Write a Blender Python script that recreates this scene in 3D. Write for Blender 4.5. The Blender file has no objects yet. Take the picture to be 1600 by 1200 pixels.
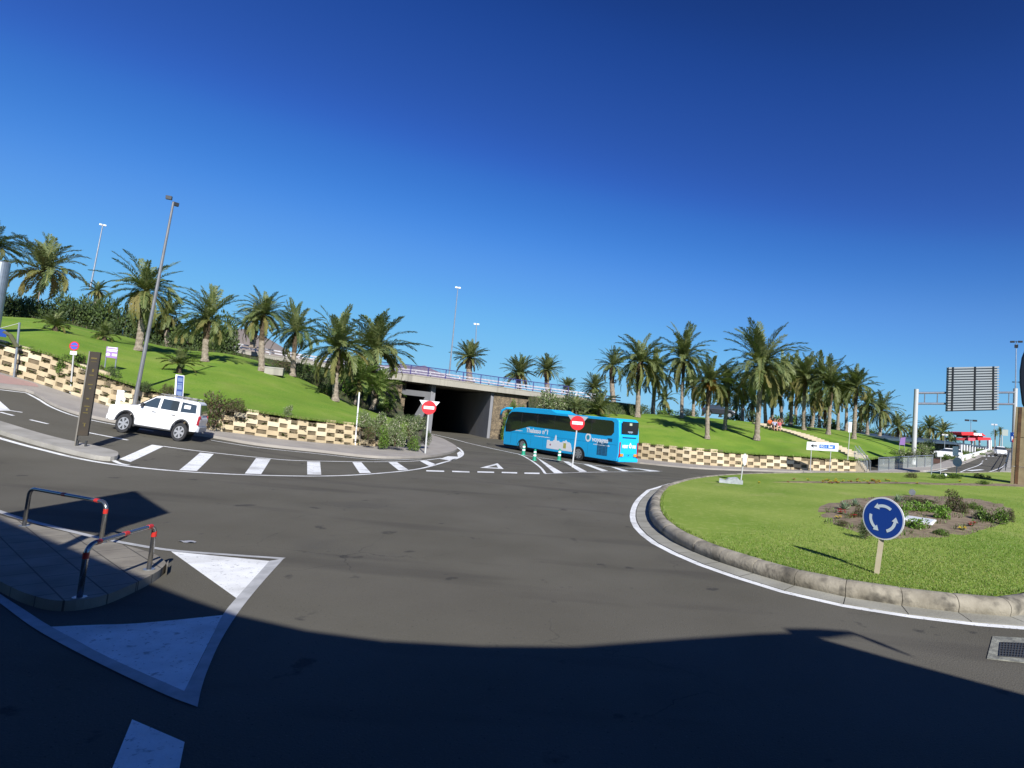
import bpy, bmesh, math, random
from mathutils import Vector, Matrix, Quaternion
from mathutils.bvhtree import BVHTree
random.seed(7)
PI = math.pi
SC = bpy.context.scene
COL = SC.collection

# ------------------------------------------------------------------ camera, world, sun, exposure
F, RHO, PITCH, PX, PY, H = 900.0, math.radians(4.8), math.atan(.080), 983.0, 591.0, 2.9
cam_d = bpy.data.cameras.new("camera"); cam = bpy.data.objects.new("camera", cam_d); COL.objects.link(cam)
cam_d.sensor_width = 36; cam_d.lens = F * 36 / 1600
cam_d.shift_x = (800 - PX) / 1600; cam_d.shift_y = (PY - 600) / 1600
cam_d.clip_start = .05; cam_d.clip_end = 12000
M = (Matrix.Rotation(PI / 2 + PITCH, 3, 'X') @ Matrix.Rotation(RHO, 3, 'Z'))
cam.matrix_world = Matrix.Translation((0, 0, H)) @ M.to_4x4()
SC.camera = cam
SUN_EL = math.radians(32); SUN_AZ = math.radians(156)     # azimuth clockwise from +Y
w = bpy.data.worlds.new("World"); SC.world = w; w.use_nodes = True
nt = w.node_tree; bg = nt.nodes["Background"]
sky = nt.nodes.new("ShaderNodeTexSky"); sky.sky_type = 'NISHITA'; sky.sun_disc = False
sky.sun_elevation = SUN_EL; sky.sun_rotation = SUN_AZ
sky.air_density = 1.0; sky.dust_density = 0.1; sky.ozone_density = 4.0; sky.altitude = 200
hs = nt.nodes.new("ShaderNodeHueSaturation"); hs.inputs["Saturation"].default_value = 1.25
# the camera's deep colour rendering of the sky, as response curves per channel
dn = nt.nodes.new("ShaderNodeVectorMath"); dn.operation = 'SCALE'; dn.inputs[3].default_value = 1 / 20; cv = nt.nodes.new("ShaderNodeRGBCurve")
for ch, pts in enumerate([[(.0098, .006), (.0128, .0108), (.029, .031), (.0645, .082), (.25, .17), (1, .26)], [(.044, .026), (.056, .044), (.085, .084), (.104, .130), (.178, .255), (.30, .37), (1, .48)], [(.118, .13), (.15, .218), (.19, .305), (.246, .45), (.348, .60), (.5, .64), (1, .66)]]):
    c_ = cv.mapping.curves[ch]; c_.points[0].location = (0, 0); c_.points[1].location = pts[-1]
    for p in pts[:-1]: c_.points.new(*p)
cv.mapping.extend = 'HORIZONTAL'; cv.mapping.update()
um = nt.nodes.new("ShaderNodeVectorMath"); um.operation = 'SCALE'; um.inputs[3].default_value = 20
nt.links.new(sky.outputs[0], hs.inputs["Color"]); nt.links.new(hs.outputs[0], dn.inputs[0]); nt.links.new(dn.outputs[0], cv.inputs["Color"]); nt.links.new(cv.outputs[0], um.inputs[0]); nt.links.new(um.outputs[0], bg.inputs[0])
bg.inputs[1].default_value = .048
sd = bpy.data.lights.new("sun", 'SUN'); sd.energy = 5.0; sd.angle = math.radians(.53); sd.color = (1, .98, .95)
sun = bpy.data.objects.new("sun", sd); COL.objects.link(sun)
TS = Vector((math.sin(SUN_AZ) * math.cos(SUN_EL), math.cos(SUN_AZ) * math.cos(SUN_EL), math.sin(SUN_EL)))
sun.rotation_euler = TS.to_track_quat('Z', 'Y').to_euler(); sun.location = (0, -30, 60)
vs = SC.view_settings; vs.view_transform = 'Standard'; vs.look = 'None'; vs.exposure = 0.55; vs.gamma = 1; vs.use_curve_mapping = False
SC.render.engine = 'CYCLES'; SC.cycles.use_denoising = True; SC.cycles.max_bounces = 5
SC.cycles.transparent_max_bounces = 8

# ------------------------------------------------------------------ picking: photo pixel -> real place
def ray(x, y): return (M @ Vector(((x - PX) / F, -(y - PY) / F, -1.0)))
def sm(a, b, t):
    t = min(1, max(0, (t - a) / (b - a))); return t * t * (3 - 2 * t)
def zg(X, Y):
    u = max(0, -X - 10); u2 = min(u, 22)
    z = (.0062 * u2 * u2 + (u - u2) * .02) * sm(10, 24, Y) * (1 - sm(45, 60, Y))
    return z + .035 * max(0, min(Y, 200) - 35) * sm(8, 30, X)
def G(x, y, dz=0):
    d = ray(x, y); d = d / math.hypot(d.x, d.y); o = Vector((0, 0, H)); t = 1; prev = 1
    while t < 1500:
        p = o + d * t
        if p.z < zg(p.x, p.y) + dz:
            a, b = prev, t
            for _ in range(24):
                m = (a + b) / 2; p = o + d * m
                if p.z < zg(p.x, p.y) + dz: b = m
                else: a = m
            return o + d * b
        prev = t; t *= 1.012
    return o + d * 400
def D(x, y, Y):
    d = ray(x, y); return Vector((0, 0, H)) + d * (Y / d.y)
def proj(p):
    q = M.transposed() @ (Vector(p) - Vector((0, 0, H))); return PX + F * q.x / -q.z, PY - F * q.y / -q.z
def up(base, ytop):
    a, b = 0, 60
    for _ in range(40):
        m = (a + b) / 2
        if proj(base + Vector((0, 0, m)))[1] > ytop: a = m
        else: b = m
    return a
SURF = []
def add_surf(vs_, fs): SURF.append(BVHTree.FromPolygons([tuple(v) for v in vs_], fs))
def HIT(x, y):
    d = ray(x, y).normalized(); o = Vector((0, 0, H)); best = None
    for s in SURF:
        r = s.ray_cast(o, d, 600)
        if r[0] is not None and (best is None or r[3] < best[1]): best = (r[0], r[3])
    g = G(x, y)
    if best is None or (g - o).length < best[1]: return g
    return best[0]

# ------------------------------------------------------------------ materials
MATS = {}
def mat(name, col, rough=.7, col2=None, scale=5, bump=0, bscale=None, metal=0, det=4, spec=.5, sub=0, contrast=(.35, .65), trans=0, coord='Object'):
    if name in MATS: return MATS[name]
    m = bpy.data.materials.new(name); m.use_nodes = True; n = m.node_tree; b = n.nodes["Principled BSDF"]
    b.inputs["Base Color"].default_value = (*col, 1); b.inputs["Roughness"].default_value = rough
    b.inputs["Metallic"].default_value = metal; b.inputs["Specular IOR Level"].default_value = spec
    tc = n.nodes.new("ShaderNodeTexCoord")
    if col2 is not None:
        no = n.nodes.new("ShaderNodeTexNoise"); no.inputs["Scale"].default_value = scale; no.inputs["Detail"].default_value = det
        n.links.new(tc.outputs[coord], no.inputs["Vector"])
        cr = n.nodes.new("ShaderNodeValToRGB"); e = cr.color_ramp.elements
        e[0].position, e[1].position = contrast; e[0].color = (*col, 1); e[1].color = (*col2, 1)
        n.links.new(no.outputs["Fac"], cr.inputs[0]); n.links.new(cr.outputs[0], b.inputs["Base Color"])
    if bump:
        no = n.nodes.new("ShaderNodeTexNoise"); no.inputs["Scale"].default_value = bscale or scale * 3; no.inputs["Detail"].default_value = 5
        n.links.new(tc.outputs[coord], no.inputs["Vector"])
        bm_ = n.nodes.new("ShaderNodeBump"); bm_.inputs["Strength"].default_value = bump; bm_.inputs["Distance"].default_value = .02
        n.links.new(no.outputs["Fac"], bm_.inputs["Height"]); n.links.new(bm_.outputs[0], b.inputs["Normal"])
    if trans:
        b.inputs["Transmission Weight"].default_value = 0
        t = n.nodes.new("ShaderNodeBsdfTranslucent"); t.inputs[0].default_value = (col[0] * 1.6, col[1] * 1.6, col[2] * .8, 1)
        mx = n.nodes.new("ShaderNodeMixShader"); mx.inputs[0].default_value = trans
        out = n.nodes["Material Output"]; n.links.new(b.outputs[0], mx.inputs[1]); n.links.new(t.outputs[0], mx.inputs[2]); n.links.new(mx.outputs[0], out.inputs[0])
    MATS[name] = m; return m
def layered(m, col, scale, lo, hi, fac, det=3, coord='Object', stretch=None, voronoi=False):
    """lay one more patchy colour over a material's base colour"""
    n = m.node_tree; b = n.nodes["Principled BSDF"]; inp = b.inputs["Base Color"]
    tc = n.nodes.new("ShaderNodeTexCoord"); v = tc.outputs[coord]
    if stretch:
        mp = n.nodes.new("ShaderNodeMapping"); mp.inputs["Scale"].default_value = stretch; n.links.new(v, mp.inputs[0]); v = mp.outputs[0]
    if voronoi:
        no = n.nodes.new("ShaderNodeTexVoronoi"); no.feature = 'DISTANCE_TO_EDGE'; no.inputs["Scale"].default_value = scale; o = no.outputs["Distance"]
    else:
        no = n.nodes.new("ShaderNodeTexNoise"); no.inputs["Scale"].default_value = scale; no.inputs["Detail"].default_value = det; o = no.outputs["Fac"]
    n.links.new(v, no.inputs["Vector"])
    mr = n.nodes.new("ShaderNodeMapRange"); mr.inputs[1].default_value = lo; mr.inputs[2].default_value = hi; mr.inputs[4].default_value = fac
    n.links.new(o, mr.inputs[0])
    mx = n.nodes.new("ShaderNodeMix"); mx.data_type = 'RGBA'
    n.links.new(mr.outputs[0], mx.inputs[0]); mx.inputs[7].default_value = (*col, 1)
    if inp.is_linked: n.links.new(inp.links[0].from_socket, mx.inputs[6])
    else: mx.inputs[6].default_value = inp.default_value[:]
    n.links.new(mx.outputs[2], inp)
    return m

asphalt = mat("asphalt", (.095, .088, .068), .9, (.116, .108, .086), .35, .5, 45, det=6, spec=.12)
layered(asphalt, (.105, .10, .096), 55, .60, .72, .5)
layered(asphalt, (.035, .035, .037), .22, .58, .75, .45, det=6)
layered(asphalt, (.03, .03, .03), 1.3, .66, .70, .6, det=8)
layered(asphalt, (.16, .15, .13), 38, .64, .70, .55, det=2)
layered(asphalt, (.025, .024, .022), 30, .66, .72, .6, det=2)
layered(asphalt, (.11, .10, .085), .12, .5, .7, .45, det=4, stretch=(.35, 1.6, 1))
layered(asphalt, (.045, .041, .036), .5, .56, .66, .35, det=9, stretch=(.25, 1.3, 1))
def cracks(m, scale, width, fac):
    n = m.node_tree; b = n.nodes["Principled BSDF"]; inp = b.inputs["Base Color"]; tc = n.nodes.new("ShaderNodeTexCoord")
    ns = n.nodes.new("ShaderNodeTexNoise"); ns.inputs["Scale"].default_value = 1.6; ns.inputs["Detail"].default_value = 6; n.links.new(tc.outputs["Object"], ns.inputs["Vector"])
    ad = n.nodes.new("ShaderNodeMix"); ad.data_type = 'VECTOR'; ad.inputs[0].default_value = .35; n.links.new(tc.outputs["Object"], ad.inputs[4]); n.links.new(ns.outputs["Color"], ad.inputs[5])
    vo = n.nodes.new("ShaderNodeTexVoronoi"); vo.feature = 'DISTANCE_TO_EDGE'; vo.inputs["Scale"].default_value = scale; n.links.new(ad.outputs[1], vo.inputs["Vector"])
    mr = n.nodes.new("ShaderNodeMapRange"); mr.inputs[1].default_value = width; mr.inputs[2].default_value = 0; mr.inputs[4].default_value = fac; n.links.new(vo.outputs["Distance"], mr.inputs[0])
    mk_ = n.nodes.new("ShaderNodeTexNoise"); mk_.inputs["Scale"].default_value = .22; mk_.inputs["Detail"].default_value = 3; n.links.new(tc.outputs["Object"], mk_.inputs["Vector"])
    m2 = n.nodes.new("ShaderNodeMapRange"); m2.inputs[1].default_value = .52; m2.inputs[2].default_value = .62; n.links.new(mk_.outputs["Fac"], m2.inputs[0])
    mu = n.nodes.new("ShaderNodeMath"); mu.operation = 'MULTIPLY'; n.links.new(mr.outputs[0], mu.inputs[0]); n.links.new(m2.outputs[0], mu.inputs[1])
    mx = n.nodes.new("ShaderNodeMix"); mx.data_type = 'RGBA'; n.links.new(mu.outputs[0], mx.inputs[0]); n.links.new(inp.links[0].from_socket, mx.inputs[6]); mx.inputs[7].default_value = (.02, .02, .02, 1); n.links.new(mx.outputs[2], inp)
cracks(asphalt, .8, .007, .5)
paint = mat("road_paint", (.84, .84, .81), .6, (.72, .72, .69), 3, .2, 40, det=6)
layered(paint, (.25, .25, .24), 9, .60, .70, .75, det=10)
layered(paint, (.40, .39, .36), .9, .5, .68, .6, det=8)
layered(paint, (.12, .115, .10), 26, .64, .70, .7, det=4)
paint_worn = mat("worn_paint", (.44, .44, .43), .7, (.33, .33, .32), 5, .2, 40)
concrete = mat("concrete", (.34, .32, .28), .85, (.25, .235, .20), 1.5, .3, 25)
kerbm = mat("kerb_concrete", (.34, .305, .235), .85, (.17, .15, .11), 1.6, .7, 16, det=8)
layered(kerbm, (.045, .04, .03), 3.0, .53, .68, .75, det=10)
guttm = mat("gutter_concrete", (.31, .30, .25), .85, (.22, .21, .17), 1.2, .4, 25, det=8)
pave = mat("pavement_tiles", (.33, .30, .26), .85, (.27, .245, .215), 1.0, .2, 30)
pave_red = mat("pavement_red", (.40, .25, .22), .85, (.33, .22, .19), 1.0, .2, 30)
slabs = mat("paving_slabs", (.26, .235, .185), .85, (.18, .16, .125), 2.0, .3, 25, det=8)
grass = mat("lawn_grass", (.12, .225, .022), .9, (.19, .285, .034), .5, .8, 22, det=6, spec=.15)
layered(grass, (.26, .31, .07), 10, .48, .72, .6, det=8)
layered(grass, (.05, .115, .012), 17, .5, .72, .5, det=8)
layered(grass, (.30, .31, .085), .30, .52, .75, .5, det=5)
layered(grass, (.05, .13, .01), .25, .5, .7, .5)
soil = mat("bed_soil", (.25, .19, .12), .95, (.14, .10, .06), 3, .9, 14, det=8)
earth = mat("dry_earth", (.20, .16, .12), .95, (.15, .12, .09), .05, .3, 1)
block = mat("wall_block", (.54, .44, .275), .85, (.43, .34, .205), 1.3, .35, 20, det=6)
layered(block, (.26, .20, .13), 3.2, .58, .7, .6, det=6)
block2 = mat("wall_block_weathered", (.46, .36, .215), .85, (.36, .28, .17), 1.7, .35, 20, det=6)
block3 = mat("wall_block_pale", (.62, .53, .36), .85, (.52, .43, .28), 1.1, .35, 20, det=6)
walldark = mat("wall_backing", (.17, .13, .08), .95, (.10, .08, .045), 3, .3)
stone = mat("rubble_stone", (.25, .19, .115), .9, (.11, .085, .055), 2.6, .9, 6, det=10)
layered(stone, (.05, .04, .03), 3.2, .10, .02, .7, voronoi=True, stretch=(1, 1, 1.7))
deckm = mat("bridge_concrete", (.36, .335, .275), .8, (.30, .28, .23), .5, .2, 8)
layered(deckm, (.13, .12, .10), 1.1, .55, .72, .6, det=6, stretch=(1, 1, .12))
greyc = mat("grey_render", (.20, .20, .21), .85, (.17, .17, .18), .4, .1, 10)
darkin = mat("shade_concrete", (.05, .05, .053), .9, (.035, .035, .037), .5)  # concrete darkened in colour to stand for the unlit passage inside
blue_rail = mat("blue_paint", (.035, .03, .16), .5)
white = mat("white_paint", (.75, .75, .74), .45, (.68, .68, .67), 2)
galv = mat("galvanised_steel", (.42, .44, .46), .38, (.34, .36, .38), 3, metal=.75)
polem = mat("painted_pole", (.46, .46, .45), .5, (.45, .45, .43), 3)
darkmetal = mat("dark_metal", (.035, .037, .04), .45, metal=.3)
chrome = mat("polished_tube", (.33, .32, .30), .25, metal=.9)
redband = mat("red_band", (.45, .025, .018), .35)
signred = mat("sign_red", (.55, .012, .02), .4)
signblue = mat("sign_blue", (.008, .05, .27), .35)
signwhite = mat("sign_white", (.80, .80, .80), .4)
black = mat("black_rubber", (.015, .015, .016), .8, (.025, .025, .026), 6)
glass = mat("tinted_glass", (.012, .015, .018), .06, spec=.7)
leafg = mat("palm_green", (.12, .155, .05), .5, (.20, .225, .09), 1.7, spec=.35, trans=.25)
leafd = mat("palm_dark", (.075, .115, .035), .45, (.13, .165, .065), 1.7, spec=.35, trans=.22)
leafo = mat("palm_old", (.20, .17, .06), .7, (.13, .15, .045), 1.7, spec=.2, trans=.2)
leafy = mat("palm_orange", (.42, .20, .03), .7, (.35, .2, .05), 2, trans=.1)
bark = mat("palm_bark", (.30, .25, .19), .9, (.17, .135, .10), 5, .8, 14, det=6)
boot = mat("palm_boots", (.11, .075, .045), .95, (.05, .035, .02), 7, .9, 14, det=6)
hedge1 = mat("hedge_leaf", (.035, .06, .02), .6, (.065, .095, .03), 2.5, spec=.3, trans=.15)
hedge2 = mat("bush_leaf", (.06, .10, .02), .6, (.10, .14, .03), 3, spec=.3, trans=.2)
hedge3 = mat("grey_leaf", (.13, .17, .07), .7, (.19, .23, .11), 3, spec=.2, trans=.15)
redleaf = mat("red_leaf", (.10, .05, .03), .6, (.06, .06, .025), 4, trans=.1)
flower_w = mat("pale_blossom", (.55, .50, .40), .7, trans=.2)
flower_y = mat("yellow_petals", (.75, .55, .03), .6, trans=.2)
flower_r = mat("red_petals", (.40, .012, .015), .6, trans=.2)
limegr = mat("bright_leaf", (.13, .26, .02), .55, (.18, .32, .04), 4, trans=.25)
purple = mat("lilac_panel", (.30, .17, .42), .5)
rockm = mat("hill_rock", (.20, .155, .125), .95, (.14, .115, .10), .004, .5, .02, det=8)

# ------------------------------------------------------------------ mesh helpers
class MB:
    def __init__(s): s.v = []; s.f = []; s.m = []
    def add(s, vs_, fs, mi=0):
        k = len(s.v); s.v += [tuple(v) for v in vs_]; s.f += [tuple(i + k for i in f) for f in fs]; s.m += [mi] * len(fs); return s
    def box(s, c, d, rz=0, mi=0, top=1.0):
        cx, cy, cz = c; a, b, h = d[0] / 2, d[1] / 2, d[2] / 2; cs, sn = math.cos(rz), math.sin(rz); P = []
        for z, k in ((-h, 1), (h, top)):
            for x, y in ((-a, -b), (a, -b), (a, b), (-a, b)):
                x *= k; y *= k; P.append((cx + x * cs - y * sn, cy + x * sn + y * cs, cz + z))
        return s.add(P, [(3, 2, 1, 0), (4, 5, 6, 7), (0, 1, 5, 4), (1, 2, 6, 5), (2, 3, 7, 6), (3, 0, 4, 7)], mi)
    def tube(s, pts, r, n=8, mi=0, cap=True):
        pts = [Vector(p) for p in pts]; rs = r if isinstance(r, (list, tuple)) else [r] * len(pts); k0 = len(s.v); ref = None; V = []
        for i, p in enumerate(pts):
            t = (pts[min(i + 1, len(pts) - 1)] - pts[max(i - 1, 0)]).normalized()
            if ref is None: ref = Vector((0, 0, 1)) if abs(t.z) < .9 else Vector((1, 0, 0))
            u = t.cross(ref).normalized(); ref = u.cross(t).normalized()
            for j in range(n):
                a = 2 * PI * j / n; V.append(p + (u * math.cos(a) + ref * math.sin(a)) * rs[i])
        fs = []
        for i in range(len(pts) - 1):
            for j in range(n):
                a = i * n + j; b = i * n + (j + 1) % n; fs.append((a, b, b + n, a + n))
        if cap: fs.append(tuple(range(n - 1, -1, -1))); fs.append(tuple((len(pts) - 1) * n + j for j in range(n)))
        return s.add(V, fs, mi)
    def prism(s, poly, h0, h1, axis='z', mi=0):
        """poly: 2-D outline; extruded between h0 and h1 along the axis"""
        n = len(poly)
        def P(a, b, h): return (a, b, h) if axis == 'z' else ((a, h, b) if axis == 'y' else (h, a, b))
        V = [P(a, b, h0) for a, b in poly] + [P(a, b, h1) for a, b in poly]
        return s.add(V, [tuple(range(n - 1, -1, -1)), tuple(range(n, 2 * n))] + [(i, (i + 1) % n, n + (i + 1) % n, n + i) for i in range(n)], mi)
    def ell(s, c, r, nu=14, nv=9, mi=0):
        V = []; fs = []
        for i in range(nv + 1):
            t = PI * i / nv
            for j in range(nu):
                a = 2 * PI * j / nu; V.append((c[0] + r[0] * math.sin(t) * math.cos(a), c[1] + r[1] * math.sin(t) * math.sin(a), c[2] + r[2] * math.cos(t)))
        for i in range(nv):
            for j in range(nu):
                a = i * nu + j; b = i * nu + (j + 1) % nu; fs.append((a, a + nu, b + nu, b))
        return s.add(V, fs, mi)
    def grid(s, rows, mi=0):
        n = len(rows[0]); V = [p for r in rows for p in r]
        return s.add(V, [(i * n + j, i * n + j + 1, (i + 1) * n + j + 1, (i + 1) * n + j) for i in range(len(rows) - 1) for j in range(n - 1)], mi)
    def mesh(s, name, mats, smooth=False):
        me = bpy.data.meshes.new(name); me.from_pydata(s.v, [], s.f)
        for m in (mats if isinstance(mats, (list, tuple)) else [mats]): me.materials.append(m)
        me.polygons.foreach_set("material_index", s.m)
        if smooth: me.polygons.foreach_set("use_smooth", [True] * len(s.f))
        me.update(); return me
    def build(s, name, mats, parent=None, smooth=False, bevel=0, solid=True):
        me = s.mesh(name, mats, smooth)
        if solid:
            b = bmesh.new(); b.from_mesh(me); bmesh.ops.recalc_face_normals(b, faces=b.faces); b.to_mesh(me); b.free()
        o = bpy.data.objects.new(name, me); COL.objects.link(o)
        if parent: o.parent = parent
        if bevel:
            md = o.modifiers.new("bevel", 'BEVEL'); md.width = bevel; md.segments = 2; md.limit_method = 'ANGLE'
        return o
def put(name, me, parent=None):
    o = bpy.data.objects.new(name, me); COL.objects.link(o)
    if parent: o.parent = parent
    return o
def tag(o, label, cat=None, group=None, kind=None):
    if label: o["label"] = label
    if cat: o["category"] = cat
    if group: o["group"] = group
    if kind: o["kind"] = kind
    return o
def thing(name, label, cat, loc=(0, 0, 0), rz=0, group=None):
    o = bpy.data.objects.new(name, None); COL.objects.link(o); o.location = loc; o.rotation_euler = (0, 0, rz); o.empty_display_size = .3
    return tag(o, label, cat, group)
def struct(o): o["kind"] = "structure"; return o
def text_mesh(txt, size, name="lettering", bold=0, align='CENTER', extr=.004):
    c = bpy.data.curves.new(name, 'FONT'); c.body = txt; c.size = size; c.align_x = align; c.align_y = 'CENTER'; c.extrude = extr; c.offset = bold
    c.resolution_u = 3
    o = bpy.data.objects.new(name, c); me = bpy.data.meshes.new_from_object(o); bpy.data.objects.remove(o); bpy.data.curves.remove(c); return me
def letter(txt, size, m, parent, loc, rot=(PI / 2, 0, 0), bold=0, align='CENTER', sx=1, shear=0):
    me = text_mesh(txt, size, bold=bold, align=align); me.materials.clear(); me.materials.append(m)
    o = put("lettering", me, parent); o.location = loc; o.rotation_euler = rot; o.scale = (sx, 1, 1); return o
def resample(pts, n):
    pts = [Vector(p) for p in pts]; L = [0]
    for a, b in zip(pts, pts[1:]): L.append(L[-1] + (b - a).length)
    out = []
    for i in range(n):
        t = L[-1] * i / (n - 1); k = 0
        while k < len(L) - 2 and L[k + 1] < t: k += 1
        q = (t - L[k]) / max(1e-9, L[k + 1] - L[k]); out.append(pts[k].lerp(pts[k + 1], q))
    return out
def smooth_line(pts, n):
    """Catmull-Rom through points, then resampled"""
    P = [Vector(p) for p in pts]; P = [P[0] * 2 - P[1]] + P + [P[-1] * 2 - P[-2]]; out = []
    for i in range(1, len(P) - 2):
        for k in range(12):
            t = k / 12; a, b, c, d = P[i - 1:i + 3]
            out.append(.5 * ((2 * b) + (c - a) * t + (2 * a - 5 * b + 4 * c - d) * t * t + (3 * b - a - 3 * c + d) * t ** 3))
    out.append(P[-2]); return resample(out, n)
def gp(pxs, dz=0): return [G(x, y, dz) for x, y in pxs]
def dr(p, dz): return Vector((p[0], p[1], zg(p[0], p[1]) + dz))
def ribbon(A, B, n=40, m=3, dz=.006):
    A = smooth_line(A, n); B = smooth_line(B, n)
    return [[dr(a.lerp(b, j / m), dz) for j in range(m + 1)] for a, b in zip(A, B)]
def line_strip(pts, wd, n=40, dz=.006, side=0):
    P = smooth_line(pts, n); rows = []
    for i, p in enumerate(P):
        t = (P[min(i + 1, n - 1)] - P[max(i - 1, 0)]); t.z = 0; t.normalize(); q = Vector((-t.y, t.x, 0))
        rows.append([dr(p + q * wd * (k + side), dz) for k in (-.5, 0, .5)])
    return rows
def quadgrid(c, n=6, dz=.006):
    a, b, cc, d = [Vector(p) for p in c]
    return [[dr(a.lerp(b, i / n).lerp(d.lerp(cc, i / n), j / n), dz) for j in range(n + 1)] for i in range(n + 1)]
def slab(name, A, B, h, m, n=60, parent=None, mk=None, cap=True):
    """raised strip between two ground lines with kerb faces on both sides; A, B ground points"""
    A = smooth_line(A, n); B = smooth_line(B, n); rows = []
    for a, b in zip(A, B): rows.append([dr(a, -.05), dr(a, h)] + [dr(a.lerp(b, j / 4), h) for j in (1, 2, 3)] + [dr(b, h), dr(b, -.05)])
    mb = MB(); mb.grid(rows)
    k = len(rows[0])
    if cap: mb.add(rows[0], [tuple(range(k))]); mb.add(rows[-1], [tuple(range(k))])
    return mb.build(name, m, parent)

# ------------------------------------------------------------------ ground and road sheets
def sheet(xs, ys, fz): return [[(x, y, fz(x, y)) for x in xs] for y in ys]
def spread(a, b, st, far, k=1.25):
    v = a; out = []
    while v < b: out.append(v); v += st
    out.append(b); lo, hi, s = a, b, st
    while hi < far: s *= k; hi += s; out.append(hi)
    s = st
    while lo > -far: s *= k; lo -= s; out.insert(0, lo)
    return out
mb = MB(); mb.grid(sheet(spread(-70, 110, 3, 6000), spread(-20, 220, 3, 6000), lambda x, y: zg(x, y) - .06))
struct(mb.build("ground", earth))
mb = MB(); xs = [-64 + i * .8 for i in range(226)]; ys = [-14 + i * .8 for i in range(110)] + [74 + i * 2 for i in range(50)]
mb.grid(sheet(xs, ys, zg)); struct(mb.build("road", asphalt))

# ------------------------------------------------------------------ road markings
mk = MB()
def line(px, wd, **k): mk.grid(line_strip(gp(px), wd, **k))
def quad(c, **k): mk.grid(quadgrid(gp(c), **k))
OUTL = [(-30, 675), (0, 685), (70, 704), (120, 716), (175, 725.5), (250, 734), (320, 739), (400, 742.5), (500, 744), (575, 741), (650, 733.5), (690, 723.5), (717, 715), (723, 707.5), (714, 699), (690, 689)]
INL = [(255, 697.5), (320, 706), (400, 714.5), (450, 719), (500, 720.6), (605, 721.6), (656, 720), (690, 716)]
line(OUTL, .16, n=140); line(INL, .12, n=60)
line([(42, 614.5), (60, 624), (82, 637), (120, 651), (175, 663), (240, 674)], .12); line([(-20, 606), (0, 609), (42, 614)], .12)
line([(330, 688), (400, 699), (450, 704.5), (500, 709.5), (594, 718.6), (659, 717.2)], .10)
for c in [((237.5, 695), (256, 697.5), (204, 722), (186, 717.5)), ((312.5, 707.5), (334, 709.5), (307.5, 736), (280, 734.8)), ((400, 716), (423, 717.3), (408, 741), (382.5, 740)),
          ((480, 721), (500, 721.5), (502, 742), (480, 741.5)), ((550.6, 722.3), (564.7, 722.5), (579.7, 739), (562, 739.5)), ((607, 722.3), (620, 722), (638, 734), (623, 735)),
          ((655.6, 720), (667, 720), (682, 726), (670, 728)), ((687, 717), (700, 713), (721, 714), (706, 720)), ((714, 708), (719, 705), (722, 709), (716, 715)),
          ((838, 714.5), (845.6, 718.9), (879.4, 739), (866, 739.4)), ((880, 720.8), (889, 722), (917, 737), (905.6, 737.4)), ((909.4, 724.6), (919, 725.4), (950.6, 736), (941, 736.6)),
          ((952.5, 729), (960, 729.8), (982.5, 736), (973, 736.4)), ((986, 731.2), (996, 732.2), (1034, 736.2), (1015, 736.4)),
          ((666, 734.8), (694, 735.6), (694, 737.4), (666, 736.6)), ((706.5, 735.8), (733.5, 736.6), (733.5, 738.5), (706.5, 737.6)), ((746, 736.6), (772, 737.2), (772, 739), (746, 738.4)),
          ((784, 737.4), (808, 738), (808, 740), (784, 739.2)), ((819.5, 738.4), (843, 738.8), (843, 740.8), (819.5, 740.4))]: quad(c)
line([(176, 719), (188, 724.5), (201, 727)], .14)
line([(674, 678), (700, 684), (725, 690.6), (765, 700), (800, 707.5), (813, 710.5), (829, 719), (844, 730), (852, 740)], .14, n=60)
line([(852, 740.4), (919, 738), (1031, 736.8)], .10); line([(813, 710.5), (881, 720.6), (928, 727), (1035, 736.4)], .12)
T = gp([(750.3, 731), (777.5, 724), (787, 733)]); Ti = gp([(761.2, 730.4), (775.6, 726.8), (778.3, 731.1)])
for i in range(3): mk.grid(quadgrid([T[i], T[(i + 1) % 3], Ti[(i + 1) % 3], Ti[i]], n=3))
for a, b in [((47.5, 656), (75, 662.5)), ((137.5, 676), (200, 687.8)), ((0, 644), (21, 649.5)), ((15, 641.5), (35, 644.5))]: line([a, b], .13, n=6)
mk.grid(quadgrid(gp([(-12, 622), (0, 627), (17, 642), (-12, 642)])))
struct(mk.build("road_marking", paint, solid=False))
# foreground give-way wedges
mk = MB(); quad([(267, 862), (421, 877), (395, 906), (369, 935)], n=10)
A = gp([(190, 672)]); Z = lambda x, y: G(x / 2.4, y / 2.4 + 700)
top_e = [Z(190, 672), Z(350, 665), Z(500, 660), Z(670, 645), Z(835, 628)]
low_e = [Z(190, 672), Z(300, 731), Z(400, 785), Z(540, 850), Z(690, 915)]
mk.grid(ribbon(top_e, low_e, n=30, m=10))
mk.grid(quadgrid([Z(495, 1020), Z(692, 1105), Z(655, 1290), Z(385, 1290)]))
struct(mk.build("road_marking", paint, solid=False))
mk = MB()
outer = [Z(1065, 415), Z(980, 510), Z(900, 610), Z(830, 720), Z(780, 830), Z(755, 905), Z(740, 975)]
inner = [Z(1010, 425), Z(948, 495), Z(885, 565), Z(835, 628), Z(790, 720), Z(740, 820), Z(690, 915)]
mk.grid(ribbon(inner, outer, n=40, m=3, dz=.008))
mk.grid(ribbon([Z(-60, 545), Z(0, 585), Z(130, 680), Z(330, 790), Z(600, 920), Z(740, 975)], [Z(-60, 505), Z(0, 550), Z(100, 615), Z(190, 672), Z(400, 785), Z(690, 915)], n=50, m=3, dz=.010))
line([(-30, 790), (0, 800), (25, 808.5), (80, 823), (137, 837), (200, 850), (267, 860.5), (350, 867), (443.7, 873.5)], .11, dz=.010)
struct(mk.build("road_marking", paint_worn, solid=False))
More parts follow.
